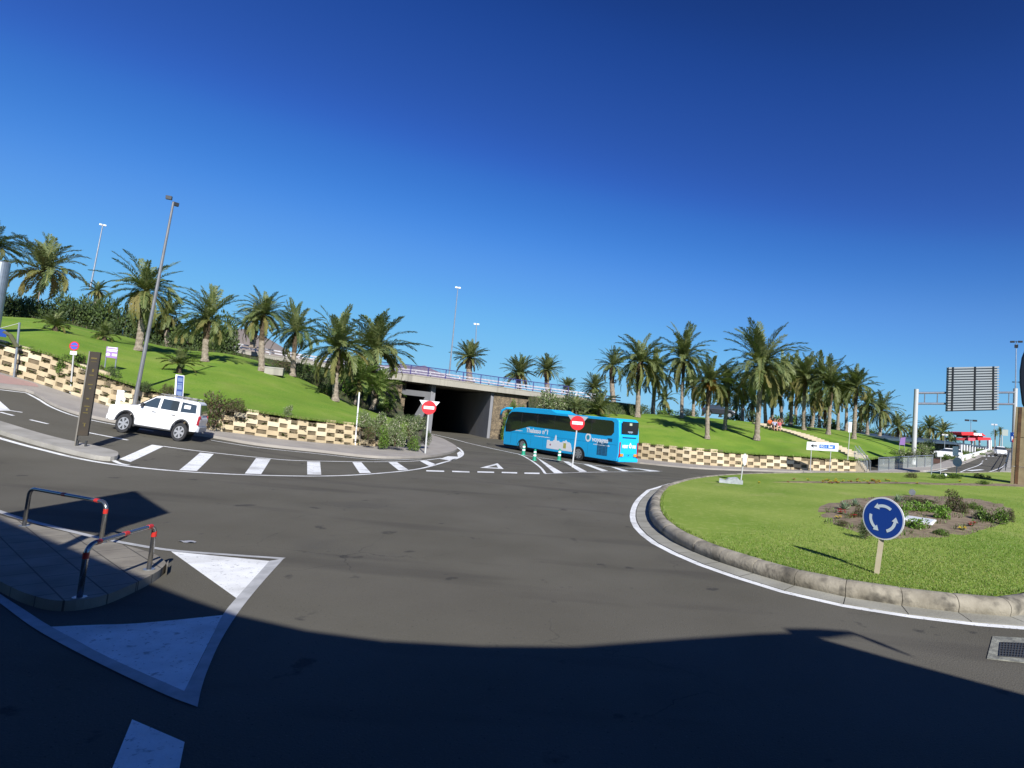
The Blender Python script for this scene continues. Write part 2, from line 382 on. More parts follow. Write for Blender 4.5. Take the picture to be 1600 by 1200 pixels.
# right-hand road markings
mk = MB()
line([(1500, 738), (1512, 733), (1528, 727.5), (1535, 723)], .14); line([(1540, 739), (1556, 734), (1568, 728.5), (1573, 722)], .14)
for k in range(5):
    x = 1530 + k * 6.6; mk.grid(quadgrid(gp([(x, 712.0), (x + 3.6, 712.0), (x + 3.6, 713.2), (x, 713.2)]), n=2))
for a, b in [((1534.5, 721), (1536, 720)), ((1540, 718), (1542, 717))]: line([a, b], .14, n=4)
line([(1514, 735.5), (1535, 733.8)], .5, n=8); line([(1440, 737), (1462, 736.5), (1480, 733)], .2, n=10); line([(1390, 739.5), (1420, 739.3)], .15, n=6)
struct(mk.build("road_marking", paint, solid=False))

# ------------------------------------------------------------------ pavements, islands
WBL = [(-25, 579), (0, 586), (50, 600), (107, 619), (163, 637), (215, 650), (270, 663), (330, 676), (380, 682), (450, 691), (550, 699), (610, 702), (640, 701), (655, 698), (663, 690)]
KL = [(-25, 602), (0, 607), (42, 612.5), (60, 621), (82, 634), (120, 648), (175, 660), (250, 673), (330, 684), (400, 696), (500, 707), (594, 716.5), (659, 715.5), (690, 712), (710, 706.5), (713, 700), (697, 690), (674, 680.5)]
struct(slab("pavement", gp(KL), gp(WBL), .13, pave, n=110))
struct(MB().grid(ribbon(gp([(-25, 599.5), (0, 603), (42, 607), (60, 609)]), gp([(-25, 583), (0, 589), (42, 600), (56, 604)]), n=20, dz=.136)).build("pavement", pave_red, solid=False))
struct(slab("traffic_island", gp([(-20, 660), (0, 664), (75, 686.5), (120, 697), (150, 703), (180, 711), (184, 716)]), gp([(-20, 672), (0, 679), (72, 700), (120, 712), (150, 718.5), (172, 720.5), (182, 719)]), .15, concrete, n=40))
tip_top = gp([(-40, 790), (0, 805), (80, 826), (150, 841), (200, 853), (240, 865), (257, 876), (262, 886)], .13)
tip_bot = gp([(-40, 905), (0, 925), (40, 944), (90, 955), (150, 949), (200, 930), (245, 906), (262, 888)], 0)
slabs_n = slabs.node_tree; tcs = slabs_n.nodes.new("ShaderNodeTexCoord"); bk_ = slabs_n.nodes.new("ShaderNodeTexBrick"); bk_.inputs["Scale"].default_value = 1.0
bk_.inputs["Brick Width"].default_value = .62; bk_.inputs["Row Height"].default_value = .42; bk_.inputs["Mortar Size"].default_value = .010; bk_.inputs["Color1"].default_value = (1, 1, 1, 1); bk_.inputs["Color2"].default_value = (.86, .86, .86, 1); bk_.inputs["Mortar"].default_value = (.3, .3, .3, 1)
mpb = slabs_n.nodes.new("ShaderNodeMapping"); mpb.inputs["Rotation"].default_value = (0, 0, .62); slabs_n.links.new(tcs.outputs["Object"], mpb.inputs[0]); slabs_n.links.new(mpb.outputs[0], bk_.inputs[0])
bs_ = slabs_n.nodes["Principled BSDF"]; mxs = slabs_n.nodes.new("ShaderNodeMix"); mxs.data_type = 'RGBA'; mxs.blend_type = 'MULTIPLY'; mxs.inputs[0].default_value = 1
slabs_n.links.new(bs_.inputs["Base Color"].links[0].from_socket, mxs.inputs[6]); slabs_n.links.new(bk_.outputs[0], mxs.inputs[7]); slabs_n.links.new(mxs.outputs[2], bs_.inputs["Base Color"])
struct(slab("traffic_island", tip_top, tip_bot, .13, slabs, n=60))
# joints between the paving slabs of the near island: thin dark grooves
WRB = [(940, 712), (960, 714.5), (990, 718), (1040, 723.5), (1075, 727), (1125, 730.5), (1200, 734), (1260, 737), (1300, 738), (1345, 739)]
KRB = [(940, 716.5), (960, 719.5), (1000, 724.5), (1050, 729.5), (1100, 733.5), (1200, 737), (1300, 740), (1360, 741), (1420, 738.8), (1460, 735), (1500, 727), (1530, 715.5), (1553, 706), (1566, 701)]
KRI = [(940, 711), (960, 713.5), (990, 717), (1050, 723), (1100, 728), (1200, 733), (1300, 737), (1345, 738), (1400, 734), (1457, 728), (1490, 717), (1525, 708.5), (1550, 702.5), (1564, 699)]
struct(slab("pavement", gp(KRB), gp(KRI), .12, pave, n=100))
struct(slab("pavement", gp([(1562, 738), (1572, 726), (1575, 716), (1577, 708)]), gp([(1610, 739), (1600, 726), (1592, 716), (1586, 708)]), .12, concrete, n=30))

# ------------------------------------------------------------------ roundabout
base_px = [(1032, 768), (1019, 783), (1014, 800), (1018, 818), (1033, 835), (1060, 853), (1112, 876), (1160, 893), (1210, 908), (1277, 927), (1375, 944), (1487, 958.5), (1600, 964)]
kb = gp(base_px)
far_px = [(1600, 743.5), (1500, 742.5), (1400, 742.6), (1300, 743), (1200, 744.6), (1130, 748), (1075, 755)]
ext = [Vector((11.0, 13.2, 0)), Vector((16, 15.5, 0)), Vector((23, 20.5, 0)), Vector((31, 28, 0)), Vector((39, 37, 0)), Vector((44, 46, 0))]
RB = kb + [dr(p, 0) for p in ext] + gp(far_px)
RB = smooth_line(RB + [RB[0]], 150)[:-1]
def offs(P, d):
    n = len(P); out = []
    for i in range(n):
        t = P[(i + 1) % n] - P[i - 1]; t.z = 0; t.normalize(); q = Vector((-t.y, t.x, 0)); out.append(P[i] + q * d)
    return out
# orientation: counter-clockwise => left normal points inwards
area = sum(RB[i - 1].x * RB[i].y - RB[i].x * RB[i - 1].y for i in range(len(RB)))
SG = 1 if area > 0 else -1
NR = len(RB)
prof = [(.035, -.03), (.0, .05), (-.02, .13), (.0, .21), (.06, .275), (.15, .305), (.25, .30), (.34, .27), (.40, .22), (.40, .1)]
kerb = MB(); seg = 0; RBf = []
for i in range(NR):
    a, b = RB[i], RB[(i + 1) % NR]; nn = 4
    for k in range(nn): RBf.append(a.lerp(b, k / nn))
NF = len(RBf); cum = 0; rows = []
rr = random.Random(3)
joff = 0
offc = [offs(RBf, SG * u) for u, z in prof]
ringL = [0]
for i in range(1, NF + 1): ringL.append(ringL[-1] + (RBf[i % NF] - RBf[i - 1]).length)
last = 0; cur = []
for i in range(NF + 1):
    row = [dr(offc[j][i % NF], prof[j][1]) for j in range(len(prof))]; cur.append(row)
    if ringL[i] - last > .74 and i < NF or i == NF:
        c0, c1 = [v.copy() for v in cur[0]], [v.copy() for v in cur[-1]]
        t0 = (cur[1][0] - cur[0][0]).normalized(); t1 = (cur[-1][0] - cur[-2][0]).normalized()
        jj = rr.uniform(-.006, .008)
        body = [[v.lerp(c0[4] - Vector((0, 0, .1)), .05) + t0 * .006 for v in c0]] + [[v + t0 * .03 for v in c0]] + cur[1:-1] + [[v - t1 * .03 for v in c1]] + [[v.lerp(c1[4] - Vector((0, 0, .1)), .05) - t1 * .006 for v in c1]]
        body = [[v + Vector((0, 0, jj)) for v in r] for r in body]
        kerb.grid(body); k = len(prof); kerb.add(body[0], [tuple(range(k))]); kerb.add(body[-1], [tuple(range(k))])
        cur = [row]; last = ringL[i]
struct(kerb.build("roundabout_kerb", kerbm, smooth=True))
core = MB(); ca = offs(RBf, SG * .07); cb = offs(RBf, SG * .36)
core.grid([[dr(ca[i % NF], -.04), dr(ca[i % NF], .20), dr(cb[i % NF], .23), dr(cb[i % NF], -.04)] for i in range(NF + 1)])
struct(core.build("kerb_bedding", mat("joint_mortar", (.10, .09, .07), .95)))
# gutter slabs + white edge line
gut_o = offs(RBf, -SG * .42); gt = MB(); last = 0; st = 0
for i in range(NF + 1):
    if ringL[i] - last > .74 or i == NF:
        idx = list(range(st, i + 1)); rws = []
        for q in idx:
            a, b = RBf[q % NF], gut_o[q % NF]
            rws.append([dr(a + (b - a) * -.1, .03), dr(a.lerp(b, .5), .022), dr(b, .012), dr(b, -.02)])
        t0 = (rws[1][0] - rws[0][0]).normalized() * .008; t1 = (rws[-1][0] - rws[-2][0]).normalized() * .008
        rws[0] = [v + t0 for v in rws[0]]; rws[-1] = [v - t1 for v in rws[-1]]
        gt.grid(rws); last = ringL[i]; st = i
struct(gt.build("gutter", guttm))
w1, w2 = offs(RBf, -SG * .45), offs(RBf, -SG * .63)
struct(MB().grid([[dr(w1[i % NF], .005), dr(w2[i % NF], .005)] for i in range(NF + 1)]).build("road_marking", paint, solid=False))
# lawn inside: rings towards the centroid, gently domed
inn = offs(RB, SG * .36); cen = Vector((sum(p.x for p in inn) / NR, sum(p.y for p in inn) / NR, 0))
K = 34; rows = []
for k in range(K + 1):
    t = (k / K) ** 1.15
    rows.append([dr(inn[i % NR].lerp(cen, t), .27 + .22 * (1 - (1 - t) ** 2) ) for i in range(NR + 1)])
def zlawn(X, Y):
    o = Vector((X, Y, 30)); r = RLAWN.ray_cast(o, Vector((0, 0, -1)), 60); return r[0].z if r[0] else zg(X, Y)
mb = MB(); mb.grid(rows); RLAWN = BVHTree.FromPolygons(mb.v, mb.f); add_surf(mb.v, mb.f)
rgrass = mat("island_grass", (.15, .235, .028), .9, (.25, .315, .06), .22, .8, 22, det=5, spec=.15)
layered(rgrass, (.34, .37, .11), 5, .50, .75, .55, det=9)
layered(rgrass, (.10, .17, .02), 14, .5, .72, .45, det=8)
layered(rgrass, (.38, .34, .15), .5, .60, .78, .5, det=6)
struct(mb.build("roundabout_lawn", rgrass, solid=False, smooth=True))

# flower bed soil, second long bed
def bed(px_edge, name="flower_bed", n=60, h=.05):
    E_ = [HIT(x, y) for x, y in px_edge]; c = sum(E_, Vector()) / len(E_); E_ = smooth_line(E_ + [E_[0]], n); rw = []
    r_ = random.Random(5)
    for k in range(7):
        t = k / 6; rw.append([Vector((p.x, p.y, zlawn(p.x, p.y) + (-.01 if k == 0 else h * (1 - (1 - t) ** 2) + r_.uniform(-.012, .012)))) for p in (q.lerp(c, t) for q in E_)])
    o = MB().grid(rw).build(name, soil, solid=False, smooth=True); return struct(o)
bed([(1268, 800), (1275, 790), (1300, 783), (1350, 776), (1430, 772), (1500, 776), (1560, 783), (1588, 797), (1584, 815), (1560, 828), (1520, 838), (1460, 844), (1400, 845), (1350, 842), (1310, 828), (1285, 815)])
bed([(1180, 752.2), (1260, 751.6), (1400, 752.5), (1500, 755), (1640, 758), (1640, 762), (1500, 758.5), (1400, 755.5), (1260, 754.2), (1180, 753.6)], h=.02)

# ------------------------------------------------------------------ lawns behind the walls
L_WT = [(-25, 531), (0, 538), (50, 549), (92, 562), (130, 578), (170, 592), (215, 606), (265, 617), (330, 632), (400, 644), (440, 650), (475, 655), (540, 662), (570, 666), (600, 672), (640, 681)]
def along(line_px, x):
    for (a, b), (c, d) in zip(line_px, line_px[1:]):
        if a <= x <= c: return b + (d - b) * (x - a) / (c - a)
    return line_px[-1][1] if x > line_px[-1][0] else line_px[0][1]
WBm = WBL[:-3]
def wall_top(px, base_line, top_line, setback=.25):
    b = G(px, along(base_line, px)); v = Vector((b.x, b.y, 0)).normalized(); b = b + v * setback
    return b, up(b, along(top_line, px))
L_front = []
for x, _ in L_WT:
    b, h = wall_top(x, WBm, L_WT); L_front.append(b + Vector((0, 0, h)))
L_back_px = [(-25, 489, 47), (0, 494, 47), (60, 498, 47), (100, 505, 47), (150, 517, 48), (200, 527, 49), (250, 540, 50), (300, 548, 51), (350, 552, 52), (400, 563, 53), (440, 577, 54), (480, 596, 55), (530, 622, 56), (570, 640, 58), (610, 654, 59), (636, 660, 60)]
L_back = [D(*p) for p in L_back_px]
def loft(A, B, m, bulge=0):
    rw = []
    for j in range(m + 1):
        t = j / m; rw.append([a.lerp(b, t) + Vector((0, 0, bulge * math.sin(PI * t))) for a, b in zip(A, B)])
    return rw
LA = smooth_line(L_front, 60); LB = smooth_line(L_back, 60)
mb = MB(); mb.grid(loft(LA, LB, 24, .35)); add_surf(mb.v, mb.f)
# drop of the lawn's front edge behind the blocks
struct(mb.build("lawn", grass, solid=False, smooth=True))
# ground-cover bank between lawn crest and the highway
HW_px = [(-25, 505, 66), (60, 512, 66), (200, 530, 66), (300, 538, 66), (365, 550, 66), (420, 560, 66), (470, 569, 66), (530, 580, 66), (560, 584, 66), (596, 590, 66), (610, 594, 66), (620, 600, 66)]
HW = smooth_line([D(*p) for p in HW_px], 60)
mb = MB(); mb.grid(loft(LB, HW, 12, -.3)); add_surf(mb.v, mb.f)
ivy = mat("bank_ground_cover", (.035, .05, .02), .95, (.075, .06, .035), 1.2, .9, 9, det=8)
struct(mb.build("bank", ivy, solid=False, smooth=True))

R_BL, R_TL = WRB, [(940, 686), (955, 687.5), (968, 689), (990, 691), (1040, 697.5), (1075, 701), (1125, 706), (1175, 710), (1225, 712), (1260, 714), (1300, 717), (1345, 719)]
R_front = []
for x, _ in R_TL:
    b, h = wall_top(x, R_BL, R_TL); R_front.append(b + Vector((0, 0, h)))
R_front += [D(1372, 716, 56), D(1400, 713, 62), D(1428, 707, 70), D(1460, 702, 84)]
R_back_px = [(900, 645, 60), (915, 646, 61), (945, 647, 62), (985, 646, 66), (1020, 647, 68), (1060, 649, 70), (1110, 653, 73), (1150, 657, 75), (1200, 662, 78), (1240, 665, 80), (1290, 670, 82), (1330, 675, 84), (1360, 681, 86), (1390, 688, 90), (1425, 695, 96), (1460, 700, 104)]
R_back = [D(*p) for p in R_back_px]
RA = smooth_line(R_front, 70); RBk = smooth_line(R_back, 70)
mb = MB(); mb.grid(loft(RA, RBk, 24, .35)); add_surf(mb.v, mb.f)
R_far = [p + Vector((p.x * .45, 60, -.4)) for p in RBk]
lw = mb
lw.grid(loft(RBk, R_far, 10, .0)); struct(lw.build("lawn", grass, solid=False, smooth=True))

# ------------------------------------------------------------------ block retaining walls
def shear(mb, k0, c, t, t2):
    sl = t.z / max(.05, math.hypot(t.x, t.y))
    for i in range(k0, len(mb.v)):
        x, y, z = mb.v[i]; mb.v[i] = (x, y, z + sl * ((x - c.x) * t2.x + (y - c.y) * t2.y))
def block_wall(name, label, base_line, top_line, x0, x1, lift=.02, rows_h=.285, cell=.60, seed=1, skip=None):
    r_ = random.Random(seed); N = 60
    bs = []; hs_ = []
    for i in range(N):
        x = x0 + (x1 - x0) * i / (N - 1); b = G(x, along(base_line, x)); bs.append(b); hs_.append(up(b, along(top_line, x)))
    L = [0]
    for a, b in zip(bs, bs[1:]): L.append(L[-1] + (b - a).length)
    def at(s):
        k = 0
        while k < N - 2 and L[k + 1] < s: k += 1
        q = min(1, max(0, (s - L[k]) / max(1e-6, L[k + 1] - L[k]))); return bs[k].lerp(bs[k + 1], q), hs_[k] + (hs_[k + 1] - hs_[k]) * q, (bs[k + 1] - bs[k]).normalized()
    W = thing(name, label, "wall", bs[N // 2]); O = bs[N // 2]
    bk = MB(); rw = []
    for i in range(N):
        t = (bs[min(i + 1, N - 1)] - bs[max(i - 1, 0)]); t.z = 0; t.normalize(); q = Vector((-t.y, t.x, 0))
        if q.dot(bs[i]) < 0: q = -q
        h = hs_[i]; b = bs[i]
        rw.append([b + q * .20 + Vector((0, 0, -.1)) - O, b + q * (.24 + .09 * h) + Vector((0, 0, h - .16)) - O, b + q * (.9 + .1 * h) + Vector((0, 0, h - .10)) - O])
    bk.grid(rw); bk.build("backing", walldark, W, solid=False)
    bl = MB(); pk = MB(); nc = int(L[-1] / cell); pockets = []
    for c in range(nc):
        p, h, t = at((c + .5) * cell); t2 = t.copy(); t2.z = 0; t2.normalize(); q = Vector((-t2.y, t2.x, 0))
        if q.dot(p) < 0: q = -q
        rz = math.atan2(t2.y, t2.x); nr = max(2, round(h / rows_h)); 
        for j in range(nr):
            if skip and skip(c, j, nr): continue
            z = p.z + .02 + j * rows_h + rows_h / 2; cc = p + q * (.16 + .030 * j)
            if (c + j) % 2 == 0:
                if j == nr - 1 and r_.random() < .25: continue
                k0 = len(bl.v); bl.box((cc.x - O.x, cc.y - O.y, z - O.z + r_.uniform(-.008, .008)), (cell * 1.15 + r_.uniform(-.05, .03), .24 + r_.uniform(-.02, .02), rows_h * 1.06), rz + r_.uniform(-.03, .03), r_.choice([0, 0, 1, 2])); shear(bl, k0, cc - O, t, t2)
            else:
                ck = cc + q * .0
                k0 = len(pk.v); pk.box((ck.x - O.x + q.x * .08, ck.y - O.y + q.y * .08, z - O.z - rows_h * .06), (cell * .99, .20, rows_h * .86), rz); shear(pk, k0, cc - O, t, t2)
                pockets.append((ck, z, q))
    bl.build("block", [block, block2, block3], W, bevel=.012); pk.build("planting_pocket_shade", walldark, W)  # dark soil fill that also paints the shade inside the open pockets
    return W, pockets
wl, pk1 = block_wall("retaining_wall", "cream checkerboard block wall with planting pockets behind the white car", WBm, L_WT, -24, 606, seed=2, cell=.50, rows_h=.235)
wr, pk2 = block_wall("retaining_wall", "cream checkerboard block wall running from the blue coach to the lawn steps", R_BL, R_TL, 944, 1344, seed=4)

# plants filling pockets: uncountable small tufts
def tufts(name, places, mats, size, per, seed, label):
    r_ = random.Random(seed); mb = MB()
    for p, z, q in places:
        for _ in range(per):
            a = r_.uniform(0, 2 * PI); d = Vector((math.cos(a), math.sin(a), 0)) - q * .9; d.normalize(); s = size * r_.uniform(.5, 1.2)
            o = Vector((p.x, p.y, z - .06)) - q * .06 + Vector((r_.uniform(-.2, .2), r_.uniform(-.05, .05), r_.uniform(-.05, .02)))
            e = o + d * s + Vector((0, 0, r_.uniform(-.1, .8) * s)); u = Vector((-d.y, d.x, r_.uniform(-.4, .4))) * s * .38
            mb.add([o, (o + e) / 2 + u, e, (o + e) / 2 - u], [(0, 1, 2, 3)], r_.choice([0, 0, 1]))
    return tag(mb.build(name, mats, solid=False), label, "plants", kind="stuff")
rs = random.Random(9)
tufts("creeping_plants", [p for p in pk1 if rs.random() < .7], [hedge2, redleaf], .19, 10, 1, "small green and reddish plants growing in the pockets of the left block wall")
tufts("creeping_plants", [p for p in pk2 if rs.random() < .10], [hedge2, redleaf], .15, 8, 2, "few small plants growing in the pockets of the right block wall")

# ------------------------------------------------------------------ overpass
YB = 66.0
A_ = G(762, 685); ax = (G(724, 676.5) - A_); ax.z = 0; ax.normalize()
Rc = Vector((D(764, 650, YB).x, YB, 0)); Lc = Vector((D(626, 630, YB).x, YB, 0))
BR = thing("overpass", "concrete road bridge with blue railings over the dark underpass", "bridge", (Rc.x, YB, 0)); OB = Vector((Rc.x, YB, 0))
def toO(p): return Vector(p) - OB
top_px = [(360, 543), (430, 556), (520, 568.5), (594, 580), (640, 584.5), (700, 592.5), (760, 601), (824, 610), (860, 614.5), (893, 619), (940, 625), (1000, 633)]
bot_px = [(360, 549), (430, 562.5), (520, 576), (594, 590.5), (640, 596), (700, 603.5), (760, 611), (824, 618.5), (860, 622), (893, 626), (940, 631.5), (1000, 639)]
rw = []
for (x, y), (x2, y2) in zip(top_px, bot_px):
    t_, b_ = D(x, y, YB - .6), D(x2, y2, YB - .6); t_.x = b_.x
    rw.append([toO(v) for v in (b_ + Vector((0, .5, .02)), b_, b_ + Vector((0, 0, (t_.z - b_.z) * .93)), t_ + Vector((0, -.04, -.10)), t_ + Vector((0, -.04, 0)), t_ + Vector((0, .45, 0)), t_ + Vector((0, .5, -.15)), t_ + Vector((0, 15, -.15)), Vector((t_.x, YB + 15, b_.z - .1)), b_ + Vector((0, .6, -.02)))])
mb = MB(); mb.grid(rw); k = len(rw[0]); mb.add(rw[0], [tuple(range(k))]); mb.add(rw[-1], [tuple(range(k))])
mb.build("deck", deckm, BR)
def zdeck(X):
    P = [(D(x, y, YB - .6)) for x, y in top_px]
    for a, b in zip(P, P[1:]):
        if a.x <= X <= b.x: return a.z + (b.z - a.z) * (X - a.x) / (b.x - a.x)
    return P[0].z if X < P[0].x else P[-1].z
# railing
xa, xb = D(505, 560, YB - .5).x, D(888, 610, YB - .5).x; n = int((xb - xa) / 2.0); rl = MB(); 
post = [(xa + (xb - xa) * i / n) for i in range(n + 1)]
for X in post: MB().box((X - OB.x, -.45, zdeck(X) + .52), (.09, .09, 1.08)).build("railing_post", blue_rail, BR)
for a, b in zip(post, post[1:]):
    for zz, r_ in ((1.05, .045), (.16, .03)): rl.tube([toO((a, YB - .45, zdeck(a) + zz)), toO((b, YB - .45, zdeck(b) + zz))], r_, 6)
    for i in range(1, 13):
        X = a + (b - a) * i / 13; rl.box((X - OB.x, -.45, zdeck(X) + .60), (.022, .022, .88))
rl.build("railing_bars", blue_rail, BR)
# white crash barrier behind the railing
cb_ = MB(); x0_, x1_ = D(330, 540, YB + .8).x, xb + 6; n = 28
for i in range(n):
    a, b = x0_ + (x1_ - x0_) * i / n, x0_ + (x1_ - x0_) * (i + 1) / n
    for zz in (.28, .60):
        for s_, e_, in ((zz - .07, zz + .07),): cb_.add([toO((a, YB + .8, zdeck(a) + s_)), toO((b, YB + .8, zdeck(b) + s_)), toO((b, YB + .8, zdeck(b) + e_)), toO((a, YB + .8, zdeck(a) + e_)), toO((a, YB + .86, zdeck(a) + s_)), toO((b, YB + .86, zdeck(b) + s_)), toO((b, YB + .86, zdeck(b) + e_)), toO((a, YB + .86, zdeck(a) + e_))], [(0, 1, 2, 3), (7, 6, 5, 4), (3, 2, 6, 7), (0, 4, 5, 1)])
    cb_.box((a - OB.x, .9, zdeck(a) + .3), (.12, .06, .7))
cb_.build("crash_barrier", mat("weathered_white_steel", (.55, .54, .55), .5, (.42, .40, .42), 3), BR)
# abutments of rubble stone
def zsoff(X):
    P = [(D(x, y, YB - .6)) for x, y in bot_px]
    for a, b in zip(P, P[1:]):
        if a.x <= X <= b.x: return a.z + (b.z - a.z) * (X - a.x) / (b.x - a.x)
    return P[-1].z if X > P[-1].x else P[0].z
def abut(xl, xr, nm="abutment"):
    mb = MB(); n = 12
    V0 = [toO((xl + (xr - xl) * i / n, YB, -.3)) for i in range(n + 1)]; V1 = [toO((xl + (xr - xl) * i / n, YB, zsoff(xl + (xr - xl) * i / n) - .0)) for i in range(n + 1)]
    W0 = [v + Vector((0, 1.2, 0)) for v in V0]; W1 = [v + Vector((0, 1.2, 0)) for v in V1]
    mb.grid([V0, V1, W1, W0, V0]); mb.build(nm, stone, BR)
abut(Lc.x - 7.5, Lc.x - .02); abut(Rc.x + .35, Rc.x + 12)
# inner walls running away under the road
def inner(p, name, m, hgt=None, ln=44, th=.35, dx=0):
    mb = MB(); q = Vector((ax.y, -ax.x, 0)) * th; z1 = (hgt or zsoff(p.x) - .02)
    P = [p + Vector((0, 0, -.2)), p + ax * ln + Vector((0, 0, -.2)), p + ax * ln + q + Vector((0, 0, -.2)), p + q + Vector((0, 0, -.2))]; P = [toO(v) for v in P]
    P += [v + Vector((0, 0, z1 + .2)) for v in P]
    mb.add(P, [(0, 1, 2, 3), (4, 5, 6, 7), (0, 1, 5, 4), (1, 2, 6, 5), (2, 3, 7, 6), (3, 0, 4, 7)]); return mb.build(name, m, BR)
inner(Rc, "side_wall", greyc); inner(Lc + Vector((-.4, 0, 0)), "side_wall", greyc)
Pm = Vector((D(668, 640, YB).x, YB + .5, 0)); inner(Pm, "pier_wall", greyc, th=.5)
# beam and leg shaped as the sunlit band on the pier front
mb = MB(); b1, b2, b3, b4 = D(627, 607.5, YB + .9), D(679, 613.5, YB + .9), D(665.5, 620.5, YB + .9), D(627, 616, YB + .9)
f1, f2, f3 = D(640, 664, YB + .9), D(656, 664, YB + .9), D(679, 613.5, YB + .9)
mb.prism([(p.x - OB.x, p.z) for p in (b1, b2, f2, f1, b3, b4)], .6, 1.0, axis='y'); mb.build("lit_pier", mat("lit_pier_render", (.16, .16, .165), .8, (.12, .12, .125), .6), BR)
# roof slab, and an added wall that keeps light out of the passage
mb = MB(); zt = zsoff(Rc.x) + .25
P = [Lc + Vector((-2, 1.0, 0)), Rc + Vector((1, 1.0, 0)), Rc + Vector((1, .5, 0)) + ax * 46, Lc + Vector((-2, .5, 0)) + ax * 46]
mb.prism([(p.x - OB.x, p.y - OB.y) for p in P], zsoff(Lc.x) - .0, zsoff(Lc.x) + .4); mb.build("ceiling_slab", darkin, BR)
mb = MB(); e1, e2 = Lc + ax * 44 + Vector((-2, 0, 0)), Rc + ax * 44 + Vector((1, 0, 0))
mb.add([toO(v) for v in (e1, e2, e2 + Vector((0, 0, 6.5)), e1 + Vector((0, 0, 6.5)), e1 + Vector((0, .4, 0)), e2 + Vector((0, .4, 0)), e2 + Vector((0, .4, 6.5)), e1 + Vector((0, .4, 6.5)))], [(0, 1, 2, 3), (7, 6, 5, 4), (0, 1, 5, 4), (2, 3, 7, 6), (1, 2, 6, 5), (3, 0, 4, 7)]); mb.build("light_block_wall", darkin, BR)
# embankment carrying the highway and the land behind
rw = []
for X in [-160, -120, -90, -70, -55, -45, -38, -30, -24, -18, -12, -8, -4]:
    z = zdeck(max(X, -45)) - .2; rw.append([Vector((X, YB + 14.5, z - .05)), Vector((X - 10, YB + 60, z - 1.0)), Vector((X - 50, YB + 260, -1)), ])
mb = MB().grid(rw); struct(mb.build("highway_land", earth, solid=False))
rw = []
for x, y, Yd in HW_px[:5]: rw.append([D(x, y, Yd) , D(x, y, Yd) + Vector((-6, 16, -.1))])
struct(MB().grid(rw).build("highway_verge", earth, solid=False))
# earth bank right of the bridge, between abutment and lawn
bk_t = [D(826, 621, YB - .7), D(835, 620, YB - .8), D(860, 621.5, YB - .8), D(893, 624, YB - .8), D(940, 629.5, YB - .8), D(1002, 637.5, YB - .8)]
bk_b = [D(824, 695, YB - .75), D(834, 690, YB - 4), D(860, 680, YB - 7), D(880, 652, YB - 7), D(915, 650, YB - 5), D(960, 648, YB - 3), D(1004, 648, YB - 1.5)]
BK2 = loft(smooth_line(bk_t, 24), smooth_line(bk_b, 24), 8, .2); mb = MB(); mb.grid(BK2); add_surf(mb.v, mb.f); struct(mb.build("bank", ivy, solid=False, smooth=True))

# ------------------------------------------------------------------ distant hills
def hill(px, Yd, depth, seed, m):
    r_ = random.Random(seed); top = resample([D(x, y, Yd) for x, y in px], 50); rw = []
    from mathutils import noise
    for j in range(-8, 9):
        row = []
        for p in top:
            t = abs(j) / 8; z = (p.z + 20) * (1 - t) ** 1.15 - 20
            n_ = noise.fractal(Vector((p.x * .006, j * 1.3 + seed, p.z * .01)), 1, 2, 5) * (p.z) * .14 * min(1, t * 4)
            row.append(Vector((p.x * (1 + j * .002), Yd + j * depth / 8, z + n_)))
        rw.append(row)
    struct(MB().grid(rw).build("hill", m, solid=False, smooth=True))
hillm1 = mat("volcanic_hill", (.23, .185, .15), .95, (.16, .14, .13), .004, .4, .03, det=8)
hillm2 = mat("far_volcanic_hill", (.23, .17, .20), .95, (.17, .15, .19), .003, .4, .03, det=8)
hill([(300, 560), (330, 540), (352, 528), (368, 518), (378, 513.5), (386, 514.5), (398, 522), (420, 529), (440, 543), (470, 556), (520, 572), (580, 590)], 1500, 700, 1, hillm1)
hill([(420, 566), (470, 560), (505, 566), (530, 560), (560, 562), (600, 571), (618, 568), (650, 573), (662, 570.5), (676, 577), (700, 587), (735, 596), (800, 612)], 2600, 900, 2, hillm2)

